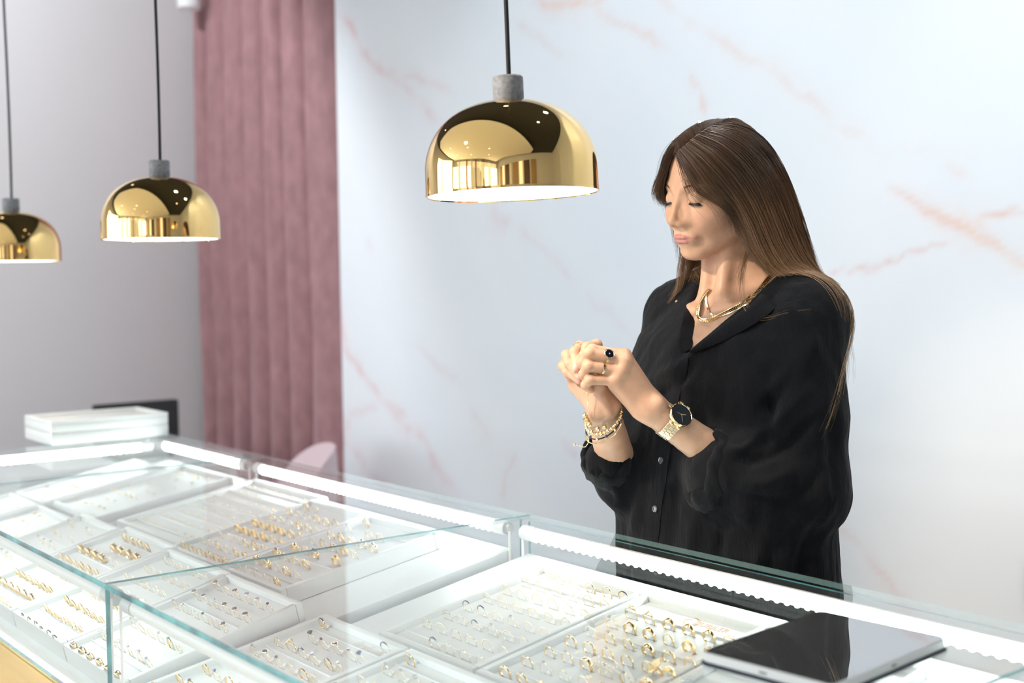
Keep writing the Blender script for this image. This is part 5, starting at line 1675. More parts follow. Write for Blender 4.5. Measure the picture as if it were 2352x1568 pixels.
NEAR = [
    ([(892, 392), (903, 440), (915, 520), (945, 600), (1000, 668), (1075, 712)], 1.95, 6),
    ([(905, 378), (955, 470), (1000, 560), (1065, 650), (1150, 722), (1240, 780), (1300, 850), (1340, 930), (1372, 1000), (1400, 1060)], 1.955, 6),
    ([(930, 352), (1010, 450), (1090, 565), (1180, 672), (1270, 752), (1340, 845), (1382, 930), (1412, 1010), (1455, 1090), (1515, 1165), (1580, 1215)], 1.950, 5),
    ([(965, 322), (1080, 420), (1190, 540), (1285, 655), (1365, 780), (1412, 890), (1450, 990), (1500, 1085), (1572, 1165), (1660, 1228)], 1.950, 4),
    ([(1000, 290), (1140, 375), (1265, 500), (1365, 640), (1435, 780), (1485, 910), (1535, 1030), (1605, 1135), (1695, 1215), (1790, 1280)], 1.945, 4),
    ([(1040, 258), (1200, 320), (1340, 445), (1440, 595), (1510, 750), (1562, 900), (1622, 1040), (1700, 1150), (1795, 1240), (1870, 1330)], 1.940, 4),
    ([(1085, 228), (1260, 270), (1410, 395), (1515, 545), (1590, 700), (1640, 850), (1692, 1000), (1755, 1130), (1830, 1240), (1895, 1340)], 1.945, 4),
    ([(1130, 200), (1315, 225), (1465, 340), (1565, 490), (1640, 650), (1692, 800), (1735, 950), (1785, 1100), (1845, 1225), (1905, 1330)], 1.960, 4),
    ([(1175, 180), (1360, 188), (1500, 290), (1592, 440), (1655, 600), (1708, 750), (1752, 900), (1795, 1060), (1835, 1180), (1870, 1260)], 2.02, 5),
]
WISPS = [   # loose strands: guide, end depth, points on the head, how many
    ([(1590, 700), (1640, 850), (1700, 1020), (1780, 1170), (1870, 1290), (1945, 1420), (1990, 1560), (2005, 1700), (1970, 1850), (1905, 2000)], 1.93, 1, 26),
    ([(1515, 760), (1580, 930), (1660, 1090), (1770, 1220), (1850, 1320), (1880, 1440), (1895, 1590), (1905, 1760), (1915, 1900), (1890, 2080), (1855, 2260)], 1.845, 1, 30),
    ([(1640, 850), (1720, 1050), (1800, 1180), (1890, 1310), (1960, 1430), (2010, 1560), (2045, 1700), (2050, 1850), (2020, 1980)], 1.95, 1, 12),
    ([(1380, 760), (1400, 880), (1385, 980), (1345, 1080), (1322, 1200), (1318, 1310), (1350, 1420), (1430, 1482), (1540, 1490), (1680, 1450), (1800, 1425)], 1.885, 1, 7),
    ([(1340, 760), (1380, 900), (1372, 1020), (1335, 1130), (1315, 1240), (1312, 1330)], 1.935, 1, 34),
    ([(1440, 780), (1480, 930), (1560, 1090), (1680, 1220), (1800, 1300), (1900, 1390), (1950, 1500)], 1.90, 1, 60),
]
GLL = [px_guide(*g) for g in NEAR]
GLL.append([np.array(q) for q in [(-84, 1, 104), (-110, 6, 74), (-128, 8, 30), (-134, 9, -30), (-138, 8, -90), (-143, 8, -150), (-148, 8, -210), (-150, 10, -270), (-150, 12, -330)]])
def resample(pts, n=26): return smooth_path(pts, n)
GL = np.array([resample(g) for g in GLL])                          # her left side, towards the camera
FAR = [   # her right side, mirrored with a shorter bang and the hair kept close to the neck
    [(64, -2, 120), (86, -8, 101), (97, -18, 74), (98, -30, 46), (93, -41, 20), (86, -48, 4)],
    [(61, -3, 122), (82, -13, 106), (92, -31, 76), (91, -47, 40), (80, -60, 10), (66, -68, -10)],
    [(54, -4, 125), (74, -26, 110), (82, -49, 76), (78, -65, 36), (62, -75, 4), (44, -80, -22)],
    [(40, -5, 128), (54, -40, 113), (58, -66, 76), (44, -80, 26), (18, -84, -24), (-8, -80, -74), (-14, -74, -120), (0, -76, -165), (10, -82, -215)],
    [(22, -5, 130), (28, -48, 115), (28, -76, 72), (14, -88, 16), (-6, -90, -40), (-22, -80, -95), (-30, -68, -140), (-30, -64, -185)],
    [(0, -5, 131), (2, -52, 115), (0, -80, 66), (-14, -92, 6), (-36, -90, -52), (-54, -78, -108), (-64, -68, -160), (-70, -66, -210)],
    [(-26, -5, 130), (-30, -48, 112), (-40, -76, 62), (-56, -88, 2), (-76, -84, -58), (-90, -76, -116), (-100, -74, -170), (-106, -78, -230)],
    [(-52, -5, 124), (-64, -42, 104), (-82, -64, 54), (-98, -72, -6), (-112, -68, -66), (-120, -62, -126), (-126, -60, -190), (-130, -64, -260)],
    [(-74, -4, 112), (-94, -26, 86), (-114, -38, 40), (-124, -42, -20), (-130, -38, -80), (-136, -34, -150), (-140, -34, -220), (-142, -36, -290)],
    [(-84, -1, 105), (-110, -5, 75), (-128, -6, 30), (-134, -7, -30), (-138, -6, -90), (-143, -4, -150), (-148, -2, -210), (-150, 0, -290)],
]
for _k in range(9):                                             # both halves start from the same parting
    _n = GLL[_k][0]; FAR[_k][0] = (_n[0], _n[1] - 1.5, _n[2] + 1.0)
    _c, _rd = np.array([-14, 0, 34.0]), np.array([106, 85, 92.0])
    for _i in range(1, len(FAR[_k])):
        _q = np.array(FAR[_k][_i], float)
        if _q[2] > 25:
            _e = np.linalg.norm((_q - _c) / _rd); FAR[_k][_i] = tuple(_c + (_q - _c) / _e)
GRt = np.array([resample(g) for g in FAR])
LOCK = [px_guide([(905, 800), (930, 930), (918, 1060), (906, 1190), (903, 1310), (912, 1430)], 2.12, 0) if False else [((CO + ray(1240 + x / 2.867, 220 + y / 2.867) * d - HO) @ HM) / HS for x, y, d in g] for g in (
    [(985, 860, 2.09), (965, 960, 2.08), (925, 1050, 2.075), (908, 1180, 2.08), (903, 1310, 2.085), (915, 1440, 2.09)],
    [(1000, 860, 2.09), (990, 980, 2.085), (948, 1070, 2.08), (928, 1190, 2.085), (918, 1310, 2.09), (935, 1420, 2.095)])]
LOCK = np.array([resample(g) for g in LOCK])
TUCK = np.array([resample([((CO + ray(1240 + x / 2.867, 220 + y / 2.867) * d - HO) @ HM) / HS for x, y, d in g]) for g in (
    [(1040, 900, 2.10), (990, 1000, 2.10), (962, 1080, 2.10), (985, 1170, 2.11), (1030, 1230, 2.12), (1100, 1250, 2.13)],
    [(1080, 900, 2.11), (1040, 1000, 2.11), (1020, 1080, 2.11), (1040, 1150, 2.12), (1080, 1205, 2.13), (1130, 1240, 2.14)])])

def strands(Gs, count, r, seed, rad, lenvar, fluff, umax=None, u0=0.0):
    rg = np.random.default_rng(seed)
    nG = len(Gs); npt = Gs.shape[1]
    u = u0 + rg.random(count) ** 1.0 * ((umax or nG - 1) - u0)
    i = np.minimum(u.astype(int), nG - 2); f = (u - i)[:, None, None]
    C = Gs[i] * (1 - f) + Gs[i + 1] * f                            # count x npt x 3 in head mm
    t = np.linspace(0, 1, npt)[None, :, None]
    lay = rg.random((count, 1, 1))                                 # depth in the layer, 0 = outside
    cen = np.array([-12, 0, 20.0])
    rad_dir = C - cen; rad_dir[:, :, 2] *= .25; rad_dir /= np.linalg.norm(rad_dir, axis=2, keepdims=True) + 1e-9
    C = C - rad_dir * lay * 9 * np.clip(t * 3, .15, 1)
    off = rg.normal(size=(count, 1, 3)) * np.array([3.2, 2.2, 2.0])
    C = C + off * np.clip(t * 2.2, .42, 1)
    # clumping: neighbouring strands lean to shared offsets that grow towards the tips
    ncl = 260
    cl = (u / (nG - 1) * ncl).astype(int)
    co = rg.normal(size=(ncl + 2, 1, 3)) * np.array([4.0, 3.0, 2.0])
    C = C + co[cl] * t ** 1.5
    fl = rg.normal(size=(count, 1, 3)) * fluff * (rg.random((count, 1, 1)) < .12)
    C = C + fl * t ** 1.3
    wave = np.sin(t * rg.uniform(3, 7, (count, 1, 1)) + rg.uniform(0, 6, (count, 1, 1))) * rg.normal(size=(count, 1, 3)) * 1.5
    C = C + wave * t
    # random length: shorten by resampling
    L = 1 - lenvar * rg.random((count, 1)) ** 1.5
    tt = np.linspace(0, 1, npt)[None, :] * L * (npt - 1)
    k = np.minimum(tt.astype(int), npt - 2); w = (tt - k)[:, :, None]
    ar = np.arange(count)[:, None]
    C = C[ar, k] * (1 - w) + C[ar, k + 1] * w
    return C, u / (nG - 1), tt / (npt - 1), lay[:, 0, 0]

def hair_mesh():
    allC, allT, allK, allR = [], [], [], []
    specs = [(GL, 9500, 11, .30, 4.5, None, 1.0), (GRt, 4200, 12, .30, 4.5, None, 1.0), (GL[:2], 55, 13, .3, 1.5, None, 0.0), (GRt[:3], 650, 14, .18, 3, None, 0.0), (GL[4:8], 260, 15, .1, 14, None, 0.0), (LOCK, 70, 17, .25, 2, None, 0.0), (TUCK, 380, 18, .25, 2, None, 0.0)]
    for wi, (g, d_, n_, cnt) in enumerate(WISPS):
        G1 = resample(px_guide(g, d_, n_)); specs.append((np.array([G1 - [0, 1.5, 0], G1 + [0, 2.5, 1.5]]), cnt, 30 + wi, .35, 6, None, 0.0))
    for G_, cnt, sd, lv, fl, um, u0 in specs:
        C, u, t, lay = strands(G_, cnt, None, sd, None, lv, fl, um, u0)
        allC.append(C); allT.append(t); allK.append(np.random.default_rng(sd + 50).random(cnt)); allR.append(lay)
    C = np.vstack(allC); T = np.vstack(allT); K = np.concatenate(allK)
    W = HO + (C * HS) @ HM.T
    # keep the hair outside the body and the shirt
    n, m, _ = W.shape
    def occ(x): return np.minimum(smin(head_sdf(x), upper_sdf(x), .012), shirt_sdf(x))
    flat = W.reshape(-1, 3).astype(f32)
    for it in range(3):
        d = occ(flat)
        bad = np.where(d < .004)[0]
        if len(bad):
            e = .004; q = flat[bad]; g = np.zeros((len(bad), 3), f32)
            for c in range(3):
                dv = np.zeros(3, f32); dv[c] = e
                g[:, c] = occ(q + dv) - occ(q - dv)
            g /= np.linalg.norm(g, axis=1)[:, None] + 1e-9
            lift = np.repeat(np.random.default_rng(3).random(n), m)[bad]
            flat[bad] = q + g * (np.clip(.0045 + .003 * lift - d[bad], 0, .03))[:, None]
        Wt = flat.reshape(n, m, 3)
        for k in range(2): Wt[:, 1:-1] = .25 * Wt[:, :-2] + .5 * Wt[:, 1:-1] + .25 * Wt[:, 2:]
        flat = np.ascontiguousarray(Wt.reshape(-1, 3))
    W = flat.reshape(n, m, 3).astype(float)
    # three-sided strands
    tan = np.gradient(W, axis=1); tan /= np.linalg.norm(tan, axis=2, keepdims=True) + 1e-9
    ref = np.array([0.3, -0.5, 0.81]); a = np.cross(tan, ref); a /= np.linalg.norm(a, axis=2, keepdims=True) + 1e-9
    b = np.cross(tan, a)
    rad = (0.00029 * (1 - .72 * np.clip(np.linspace(0, 1, m), 0, 1) ** 2.5))[None, :, None] * (0.7 + 0.6 * K[:, None, None])
    ring = np.stack([W + rad * (a * math.cos(x) + b * math.sin(x)) for x in (0, 2 * PI / 3, 4 * PI / 3)], 2)   # n m 3 3
    V = ring.reshape(-1, 3)
    i = np.arange(n)[:, None] * m * 3 + np.arange(m - 1)[None, :] * 3
    Fs = [np.stack([i + k, i + (k + 1) % 3, i + 3 + (k + 1) % 3, i + 3 + k], -1).reshape(-1, 4) for k in range(3)]
    F = np.vstack(Fs)
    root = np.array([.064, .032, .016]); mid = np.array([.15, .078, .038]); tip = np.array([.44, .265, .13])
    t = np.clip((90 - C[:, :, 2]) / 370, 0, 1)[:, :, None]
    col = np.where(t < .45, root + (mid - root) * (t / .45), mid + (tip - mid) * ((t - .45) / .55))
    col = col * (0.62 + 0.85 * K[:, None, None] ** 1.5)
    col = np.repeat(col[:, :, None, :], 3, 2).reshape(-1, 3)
    me_m, nt, N, L, bs = new_mat('brown_hair')
    at = N.new('ShaderNodeVertexColor'); at.layer_name = 'strand'; L.new(at.outputs['Color'], bs.inputs['Base Color'])
    bs.inputs['Roughness'].default_value = .36; bs.inputs['Specular IOR Level'].default_value = .45
    bs.inputs['Subsurface Weight'].default_value = 0
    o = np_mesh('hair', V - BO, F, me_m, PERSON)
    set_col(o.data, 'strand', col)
    # scalp layer under the strands
    def scalp(p):
        h = W2H(p); q = np.stack([h[:, 0], np.abs(h[:, 1]), h[:, 2]], 1)
        d = s_ell(q, (-14, 0, 36), (94, 75.5, 84))
        d = smin(d, s_cap(q, (-62, 16, -10), (-100, 18, -120), 40, 20), 20)
        d = smin(d, s_cap(q, (-46, 44, 0), (-80, 46, -110), 28, 16), 20)
        face = s_ell(q, (86, 0, -30), (75, 50 + 16, 112))
        d = ssub(d, face, 8)
        d = ssub(d, s_cap(q, (40, 0, -60), (0, 0, -160), 62, 62), 10)
        return d * f32(HS)
    V, F = mesh_sdf(scalp, H2W((0, 0, 0)) - .2, H2W((0, 0, 0)) + .16, .004)
    V = relax(V, F, 2)
    np_mesh('hair_base', V - BO, F, pmat('dark_brown_hair_base', (.045, .026, .015), .55, scale3=(60, 60, 4), bump=(8, .6, .003)), o)
    return o
HAIR = hair_mesh()
# ---------------------------------------------------------------- jewellery she wears
def wear(name, loc, label, cat, group=None):
    t = thing(name, tuple(loc), label, cat, group)
    return t
def lobj(name, bm, mat, t, **k):
    bmesh.ops.translate(bm, vec=-Vector(t.location), verts=bm.verts)
    return obj(name, bm, mat, t, **k)
def basis(axis, out):
    axis = np.array(axis, float); axis /= np.linalg.norm(axis)
    out = np.array(out, float); out = out - axis * (out @ axis); out /= np.linalg.norm(out)
    return axis, out, np.cross(axis, out)
def mtx(c, x, y, z):
    return Matrix(((x[0], y[0], z[0], c[0]), (x[1], y[1], z[1], c[1]), (x[2], y[2], z[2], c[2]), (0, 0, 0, 1)))

def wristwatch():
    ax = (ELL - WRL) / np.linalg.norm(ELL - WRL)
    s = .036
    out = -CF * .80 + (CR * .58 + CU * .81) * .60
    ax, out, side = basis(ax, out)
    c = WRL + ax * s
    r = .0215 + (.0365 - .0215) * s / np.linalg.norm(ELL - WRL)
    top = c + out * (r + .001)
    t = wear('wristwatch', top, 'gold wristwatch with black dial on the woman\'s left wrist', 'watch')
    bm = bmesh.new(); n = 30
    for i in range(n):
        for part, x0, x1, sh in ((0, -.0095, -.0036, 0), (1, -.0034, .0034, .5), (2, .0036, .0095, 0)):
            a = 2 * PI * (i + sh) / n
            if abs(((a + PI) % (2 * PI)) - PI) < .42: continue
            d = out * math.cos(a) + side * math.sin(a); tg = -out * math.sin(a) + side * math.cos(a)
            m4 = mtx(c + d * (r + .0013), ax, tg, d)
            ln = 2 * PI * (r + .0015) / n * .47
            add_box(bm, (x0, -ln, -.0009), (x1, ln, .0009), .0004, 1, m4)
    lobj('bracelet_band', bm, M['gold_pale'], t)
    m4 = mtx(c + out * (r - .001), ax, side, out)
    bm = bmesh.new()
    add_lathe(bm, [(0, 0), (.0165, 0), (.0188, .0025), (.0192, .0052), (.0182, .0078), (.0172, .0086), (.0167, .0078), (0, .0076)], 56, mtx=m4)
    for sg in (1, -1):
        for sx in (.0062, -.0062):
            add_box(bm, (sx - .0028, sg * .0150, .0006), (sx + .0028, sg * .0215, .0042), .001, 1, m4)
    lobj('watch_case', bm, M['gold'], t)
    bm = bmesh.new(); add_lathe(bm, [(0, .0079), (.0168, .0079), (.0168, .0074), (0, .0074)], 48, mtx=m4); dial = lobj('dial', bm, M['black_gloss'], t)
    for nm, ang, ln, w in (('hour_hand', -35, .0075, .00045), ('minute_hand', 62, .0115, .00035), ('second_hand', 175, .0085, .0002)):
        bm = bmesh.new(); add_box(bm, (-.0018, -w, .0080), (ln, w, .00825), 0, 1, m4 @ Matrix.Rotation(math.radians(ang), 4, 'Z')); lobj(nm, bm, M['gold'], t)
    bm = bmesh.new(); add_tube(bm, [m4 @ Vector((-.0188, -.004, .004)), m4 @ Vector((-.0222, -.0047, .004))], .0022, 12); lobj('crown', bm, M['gold'], t)
wristwatch()

def bracelets():
    ax, fr, sd = basis(WRR - ELR, -CF)              # ax points to the hand
    right = CR - ax * (CR @ ax); right /= np.linalg.norm(right)
    def loop(cz, Rx, Ry, tr, tf, n):
        c = Z3(662, cz, 1.905) 
        return [c + right * Rx * math.cos(a) + fr * Ry * math.sin(a) + CU * (tr * math.cos(a) + tf * math.sin(a)) for a in np.linspace(0, 2 * PI, n + 1)[:-1]]
    pts = loop(1045, .0262, .0235, .0120, -.0005, 64)
    t = wear('charm_bracelet', pts[16], 'chunky gold charm bracelet with dangling chain on the woman\'s right wrist', 'bracelet')
    bm = bmesh.new(); rr_ = random.Random(4)
    for i, p in enumerate(pts):
        a = i / 64
        if 0 <= a < .2 or a > .6:
            d = Vector(pts[(i + 1) % 64]) - Vector(p); q = d.to_track_quat('Z', 'Y').to_matrix().to_4x4()
            add_lathe(bm, [(.0017 + .0011 * math.cos(b), .0011 * math.sin(b)) for b in np.linspace(0, 2 * PI, 8)[:-1]], 10, mtx=Matrix.Translation(p) @ q @ Matrix.Rotation(i * 1.2, 4, 'Z') @ Matrix.Rotation(.7 * (1 if i % 2 else -1), 4, 'X'), close=True)
        elif i % 2 == 0:
            add_sphere(bm, p, rr_.choice([.0026, .0032, .0036]), 10, 7)
        else: add_sphere(bm, p, .0021, 8, 6)
    lobj('bracelet_chain', bm, M['gold'], t)
    left = [p for i, p in enumerate(pts) if 24 <= i <= 34]
    for k, (x, y, r, kind) in enumerate([(440, 1010, .0042, 's'), (455, 1065, .0048, 'c'), (490, 1120, .0040, 's'), (530, 1170, .0052, 'h'), (520, 1215, .0036, 's'), (590, 1175, .0040, 's'), (670, 1150, .0038, 'c')]):
        p = Z3(x, y, 1.880 if x > 480 else 1.892)
        bm = bmesh.new()
        if kind == 's': add_sphere(bm, p, r, 14, 9)
        elif kind == 'c': add_box(bm, (-r * .8, -r * .8, -r * .7), (r * .8, r * .8, r * .7), r * .25, 2, Matrix.Translation(p) @ Matrix.Rotation(.5, 4, 'X') @ Matrix.Rotation(.4, 4, 'Z'))
        else:
            n = 24; top_, bot_ = [], []
            for i in range(n):
                a = 2 * PI * i / n; X = 16 * math.sin(a) ** 3 / 17; Y = (13 * math.cos(a) - 5 * math.cos(2 * a) - 2 * math.cos(3 * a) - math.cos(4 * a)) / 17
                top_.append(bm.verts.new(p + (CR * X + CU * Y) * r - CF * .0012)); bot_.append(bm.verts.new(p + (CR * X + CU * Y) * r + CF * .0012))
            bm.faces.new(top_); bm.faces.new(bot_[::-1])
            for i in range(n): bm.faces.new((top_[i], bot_[i], bot_[(i + 1) % n], top_[(i + 1) % n]))
        lobj('charm', bm, M['gold'] if kind != 'h' else M['gold_pale'], t)
    def beadchain(name, path, r, step, mat):
        q = smooth_path([Z3(*p) for p in path], 60); bm = bmesh.new()
        add_tube(bm, q, r * .45, 5)
        L_ = np.concatenate([[0], np.cumsum(np.linalg.norm(np.diff(q, axis=0), axis=1))]); s = 0
        while s < L_[-1]:
            p = [np.interp(s, L_, q[:, c]) for c in range(3)]; add_sphere(bm, p, r, 7, 5); s += step
        return lobj(name, bm, mat, t)
    beadchain('held_chain', [(450, 600, 1.884), (462, 720, 1.880), (470, 840, 1.881), (480, 960, 1.884), (462, 1000, 1.888)], .00085, .0024, M['gold_pale'])
    beadchain('extension_chain', [(485, 1180, 1.884), (475, 1255, 1.885), (482, 1320, 1.886), (455, 1375, 1.887), (425, 1392, 1.888), (370, 1375, 1.889), (312, 1360, 1.89)], .0009, .0023, M['gold_pale'])
    bm = bmesh.new(); add_sphere(bm, Z3(310, 1360, 1.89), .0021, 10, 7); lobj('end_bead', bm, M['gold'], t)
    pts = loop(1098, .0262, .0240, .0135, -.0005, 60)
    t2 = wear('beaded_bracelet', pts[15], 'thin dark beaded bracelet below the charm bracelet on the right wrist', 'bracelet')
    bm = bmesh.new(); add_tube(bm, pts, .0011, 6, closed=True); lobj('cord', bm, M['black_matte'], t2)
    for i, p in enumerate(pts):
        if i % 5 == 1 and 3 < i < 30:
            bm = bmesh.new(); add_sphere(bm, p, .0026, 10, 7); lobj('bead', bm, M['gold'] if i % 2 else M['gem_navy'], t2)
    pts = loop(1150, .0268, .0250, .0140, .0005, 72)
    t3 = wear('bangle', pts[18], 'slim plain gold bangle, lowest on the woman\'s right wrist', 'bracelet')
    bm = bmesh.new(); add_tube(bm, pts, .0011, 8, closed=True); lobj('hoop', bm, M['gold'], t3)
bracelets()

def finger_ring(name, H, k, seg, u, out, rad, w, th, label, face=None):
    a, b = H[k][0][seg], H[k][0][seg + 1]
    c = a * (1 - u) + b * u; ax, o_, sd = basis(b - a, out)
    t = wear(name, c + o_ * rad, label, 'ring')
    m4 = mtx(c, sd, o_, ax)          # local z along the finger
    bm = bmesh.new(); add_lathe(bm, [(rad, -w / 2), (rad + th, -w / 2), (rad + th * 1.15, 0), (rad + th, w / 2), (rad, w / 2)], 40, mtx=m4, close=True)
    lobj('band', bm, M['gold'], t)
    if face:
        m5 = mtx(c + o_ * (rad + .0004), sd, ax, o_)
        bm = bmesh.new(); add_lathe(bm, [(0, 0), (.0062, 0), (.0078, .0012), (.0080, .0026), (.0072, .0030), (.0066, .0026), (0, .0025)], 36, mtx=m5); lobj('setting', bm, M['gold'], t)
        bm = bmesh.new(); add_lathe(bm, [(0, .0029), (.0055, .0029), (.0066, .0027), (.0066, .0022), (0, .0022)], 32, mtx=m5); lobj('black_stone', bm, M['black_gloss'], t)
        bm = bmesh.new()
        vs = []
        for i in range(8):
            r_ = .0019 if i % 2 == 0 else .0006
            vs.append(bm.verts.new(m5 @ Vector((r_ * math.cos(i * PI / 4), r_ * math.sin(i * PI / 4), .0031))))
        cv = bm.verts.new(m5 @ Vector((0, 0, .0034)))
        for i in range(8): bm.faces.new((vs[i], vs[(i + 1) % 8], cv))
        lobj('star_inlay', bm, M['gem_clear'], t, smooth=False)
finger_ring('finger_ring', HL_, 'middle', 0, .50, CU * .55 - CF * .83, .0093, .0030, .0009, 'round black signet ring with gold rim on the woman\'s left hand', face=True)
finger_ring('finger_ring', HL_, 'ring', 0, .56, -CF, .0091, .0026, .0010, 'plain narrow gold ring on her left hand, below the black signet')
finger_ring('finger_ring', HR_, 'middle', 1, .28, -CF + CU, .0086, .0018, .0008, 'thin gold ring near the top of her right hand')

def body_path(px, off, n):
    q = smooth_path([(1240 + x / 2.867, 220 + y / 2.867) for x, y in px], n); out, nr = [], []
    for x, y in q:
        a, b = hit(BODY_BVH, x, y, off)
        if a is not None: out.append(a); nr.append(b)
    out, nr = np.array(out), np.array(nr)
    for k in range(4): out[1:-1] = (out[:-2] + 2 * out[1:-1] + out[2:]) / 4; nr[1:-1] = (nr[:-2] + 2 * nr[1:-1] + nr[2:]) / 4
    return out, nr / np.linalg.norm(nr, axis=1)[:, None]
def necklaces():
    q, nr = body_path([(1530, 1180), (1480, 1245), (1420, 1312), (1340, 1372), (1250, 1412), (1180, 1442), (1130, 1476), (1085, 1486), (1052, 1462), (1041, 1420), (1056, 1370), (1083, 1315), (1108, 1285)], .0030, 140)
    t = wear('chain_necklace', q[len(q) // 2], 'chunky gold curb chain necklace around the woman\'s neck', 'necklace')
    L_ = np.concatenate([[0], np.cumsum(np.linalg.norm(np.diff(q, axis=0), axis=1))]); s = 0; i = 0; bm = bmesh.new()
    while s < L_[-1]:
        p = np.array([np.interp(s, L_, q[:, c]) for c in range(3)]); n_ = np.array([np.interp(s, L_, nr[:, c]) for c in range(3)])
        p2 = np.array([np.interp(min(s + .002, L_[-1]), L_, q[:, c]) for c in range(3)]); d = p2 - p
        if np.linalg.norm(d) < 1e-6: break
        x, o_, sd = basis(d, n_)
        m4 = mtx(p, x, sd, o_) @ Matrix.Rotation(.85, 4, 'X') @ Matrix.Rotation(.45, 4, 'Z')
        ring = []
        vs = add_lathe(bm, [(.0026 + .00105 * math.cos(b), .00105 * math.sin(b)) for b in np.linspace(0, 2 * PI, 9)[:-1]], 14, mtx=m4 @ Matrix.Scale(1.25, 4, (1, 0, 0)), close=True)
        s += .0030; i += 1
    lobj('chain_links', bm, M['gold'], t)
    q, nr = body_path([(1092, 1300), (1098, 1360), (1115, 1410), (1140, 1440), (1180, 1446), (1240, 1428), (1300, 1402), (1360, 1378), (1430, 1320)], .0012, 70)
    t = wear('herringbone_necklace', q[20], 'flat smooth pale gold necklace under the chunky chain', 'necklace')
    bm = bmesh.new(); rows = []
    for i in range(len(q)):
        d = q[min(i + 1, len(q) - 1)] - q[max(i - 1, 0)]; x, o_, sd = basis(d, nr[i])
        rows.append([bm.verts.new(q[i] + sd * u * .0020 + o_ * h) for u, h in ((-1, 0), (-.8, .0005), (.8, .0005), (1, 0), (.8, -.0004), (-.8, -.0004))])
    for A, B in zip(rows[:-1], rows[1:]):
        for k in range(6): bm.faces.new((A[k], A[(k + 1) % 6], B[(k + 1) % 6], B[k]))
    lobj('flat_chain', bm, M['gold_pale'], t)
necklaces()

def earring():
    p = P(1731, 523, 1.953)
    t = wear('drop_earring', p, 'small gold drop earring with clear stones at the woman\'s left ear', 'earring')
    bm = bmesh.new(); add_tube(bm, [p + CU * .006 + CR * .002, p + CU * .008 + CR * .004, p + CU * .005 + CR * .005, p, p - CU * .008 - CR * .001], .0005, 6); lobj('hook', bm, M['gold'], t)
    bm = bmesh.new()
    for dx, dy, r in ((0, -.010, .0014), (-.0016, -.0125, .0013), (.0015, -.0128, .0012), (-.0005, -.0155, .0014), (-.002, -.0178, .0010)):
        add_sphere(bm, p + CR * dx + CU * dy - CF * .001, r, 8, 6)
    lobj('stones', bm, M['gem_clear'], t)
earring()

def hair_clip():
    c = P(1655, 288, 2.035)
    t = wear('hair_clip', c, 'gold claw hair clip peeking over the crown of the woman\'s hair', 'hair clip')
    arc = smooth_path([P(1590, 296, 2.02), P(1625, 281, 2.03), P(1660, 276, 2.035), P(1700, 281, 2.04), P(1725, 292, 2.045)], 20)
    bm = bmesh.new(); add_tube(bm, arc, .0022, 8); lobj('clip_bar', bm, M['gold_rough'], t)
    for x, y, w in ((1607, 279, 10), (1650, 273, 8), (1680, 269, 14)):
        a = P(x, y + 9, 2.03); b = P(x + 1, y - 1, 2.035)
        ax, o_, sd = basis(b - a, CF)
        bm = bmesh.new(); add_box(bm, (-w * .00034, -.0011, 0), (w * .00034, .0011, np.linalg.norm(b - a)), .0006, 1, mtx(a, sd, o_, ax)); lobj('clip_tooth', bm, M['gold_rough'], t)
hair_clip()
# ---------------------------------------------------------------- light
def ceiling_light(x, y, z, label, power=0, size=0.05, aim=None, spot=60, col=(1, .95, .88), emis=8.0, blend=0.4):
    t = thing('ceiling_spotlight', (x, y, z), label, 'spotlight', 'ceiling spotlights')
    bm = bmesh.new(); add_lathe(bm, [(.042, 0), (.052, -.004), (.055, -.001), (.055, .0), (.042, .0)], 28); obj('trim_ring', bm, M['tablet_white'], t)
    m = M.setdefault('spot_glow', pmat('spotlight_lens', (1, 1, 1), .4, emit=(1, .93, .82), es=emis))
    bm = bmesh.new(); add_lathe(bm, [(0, -.001), (.043, -.001), (.043, .0), (0, .0)], 24); obj('lens', bm, m, t)
    if power:
        ld = bpy.data.lights.new('spotlight_bulb', 'SPOT'); ld.energy = power; ld.shadow_soft_size = size; ld.spot_size = math.radians(spot); ld.spot_blend = blend; ld.color = col
        lo = bpy.data.objects.new('spotlight_bulb', ld); COL.objects.link(lo)
        lo.location = (x, y, z - .03)
        d = Vector(aim if aim else (x, y, 0)) - Vector((x, y, z - .03))
        lo.rotation_euler = d.to_track_quat('-Z', 'Y').to_euler()
W = bpy.data.worlds.new('room_air'); SC.world = W; W.use_nodes = True
W.node_tree.nodes['Background'].inputs['Color'].default_value = (0.9, 0.95, 1.0, 1)
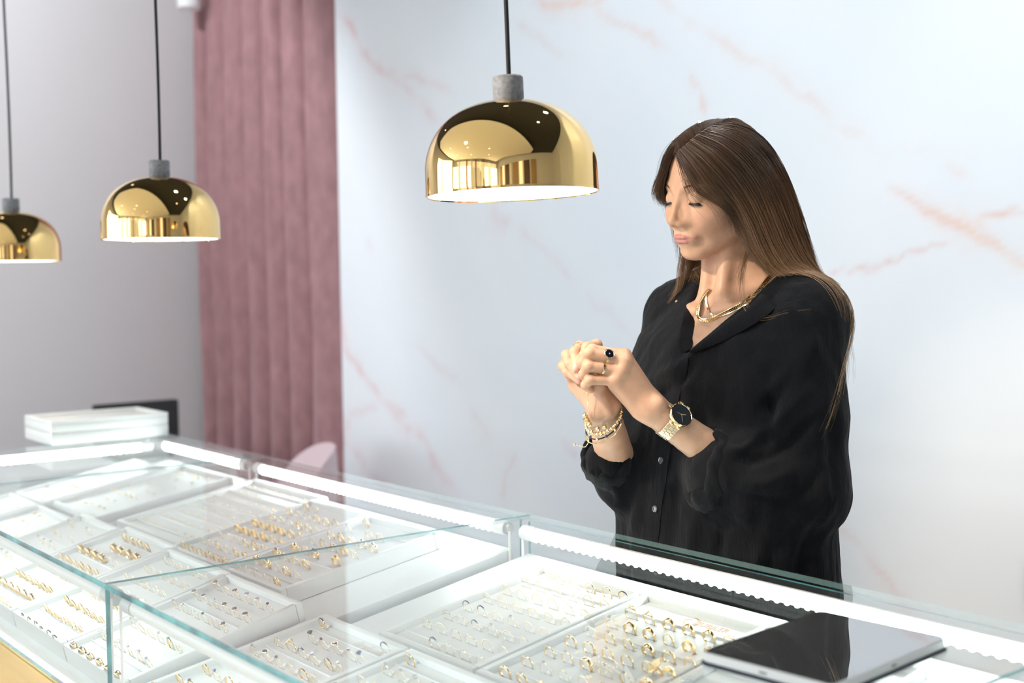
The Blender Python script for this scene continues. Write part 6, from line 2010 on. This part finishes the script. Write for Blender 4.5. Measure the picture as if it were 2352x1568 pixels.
W.node_tree.nodes['Background'].inputs['Strength'].default_value = 0.6
def area(name, loc, aim, sx, sy, power, col):
    ld = bpy.data.lights.new(name, 'AREA'); ld.shape = 'RECTANGLE'; ld.size = sx; ld.size_y = sy; ld.energy = power; ld.color = col
    lo = bpy.data.objects.new(name, ld); COL.objects.link(lo); lo.location = loc
    lo.rotation_euler = (Vector(aim) - Vector(loc)).to_track_quat('-Z', 'Y').to_euler()
    return lo
# daylight through the shop front
area('daylight', (-1.2, -5.5, 1.7), (-1.6, 2.5, 1.3), 7.5, 2.2, 42, (0.86, 0.94, 1.0))
area('side_daylight', (LEFT_X + .08, -2.7, 1.6), (-1.4, 0.6, 1.4), 3.1, 2.2, 85, (0.88, 0.95, 1.0))
# spot track on the ceiling
ceiling_light(-2.0, -0.85, 2.958, 'ceiling spotlight in front of the counter, aimed at the woman', 330, .06, (-1.44, 1.40, 1.36), 24, (1, .84, .66), blend=.8)
ceiling_light(-1.55, 2.12, CEIL_Z - .002, 'ceiling spotlight above and behind the woman', 40, .05, (-1.45, 1.62, 1.2), 70, (1, .95, .88))
ceiling_light(-0.75, 1.55, CEIL_Z - .002, 'ceiling spotlight washing the right of the marble wall', 80, .08, (-1.35, 2.5, 1.9), 95, (.93, .97, 1.0))
ceiling_light(-2.2, 1.6, CEIL_Z - .002, 'ceiling spotlight washing the middle of the marble wall', 42, .08, (-2.4, 2.5, 1.4), 95, (.80, .90, 1.0))
ceiling_light(-4.2, 0.9, CEIL_Z - .002, 'ceiling spotlight over the far case', 150, .08, (-5.5, 1.6, 1.5), 110, (.93, .96, 1.0))  # unseen lamp, added to lift the grey left wall
k = 0
for x, y in [(-3.4, -1.2), (-1.9, -1.5), (-0.4, -1.4), (-3.2, -2.8), (-1.6, -3.0), (0.2, -2.8), (-3.0, -4.2), (-1.0, -4.3), (0.9, -4.2)]:
    ceiling_light(x, y, 2.958, 'ceiling downlight in the cream panel behind the photographer, %s of nine' % ORD[k], 18, .05, None, 110, (1, .93, .84)); k += 1
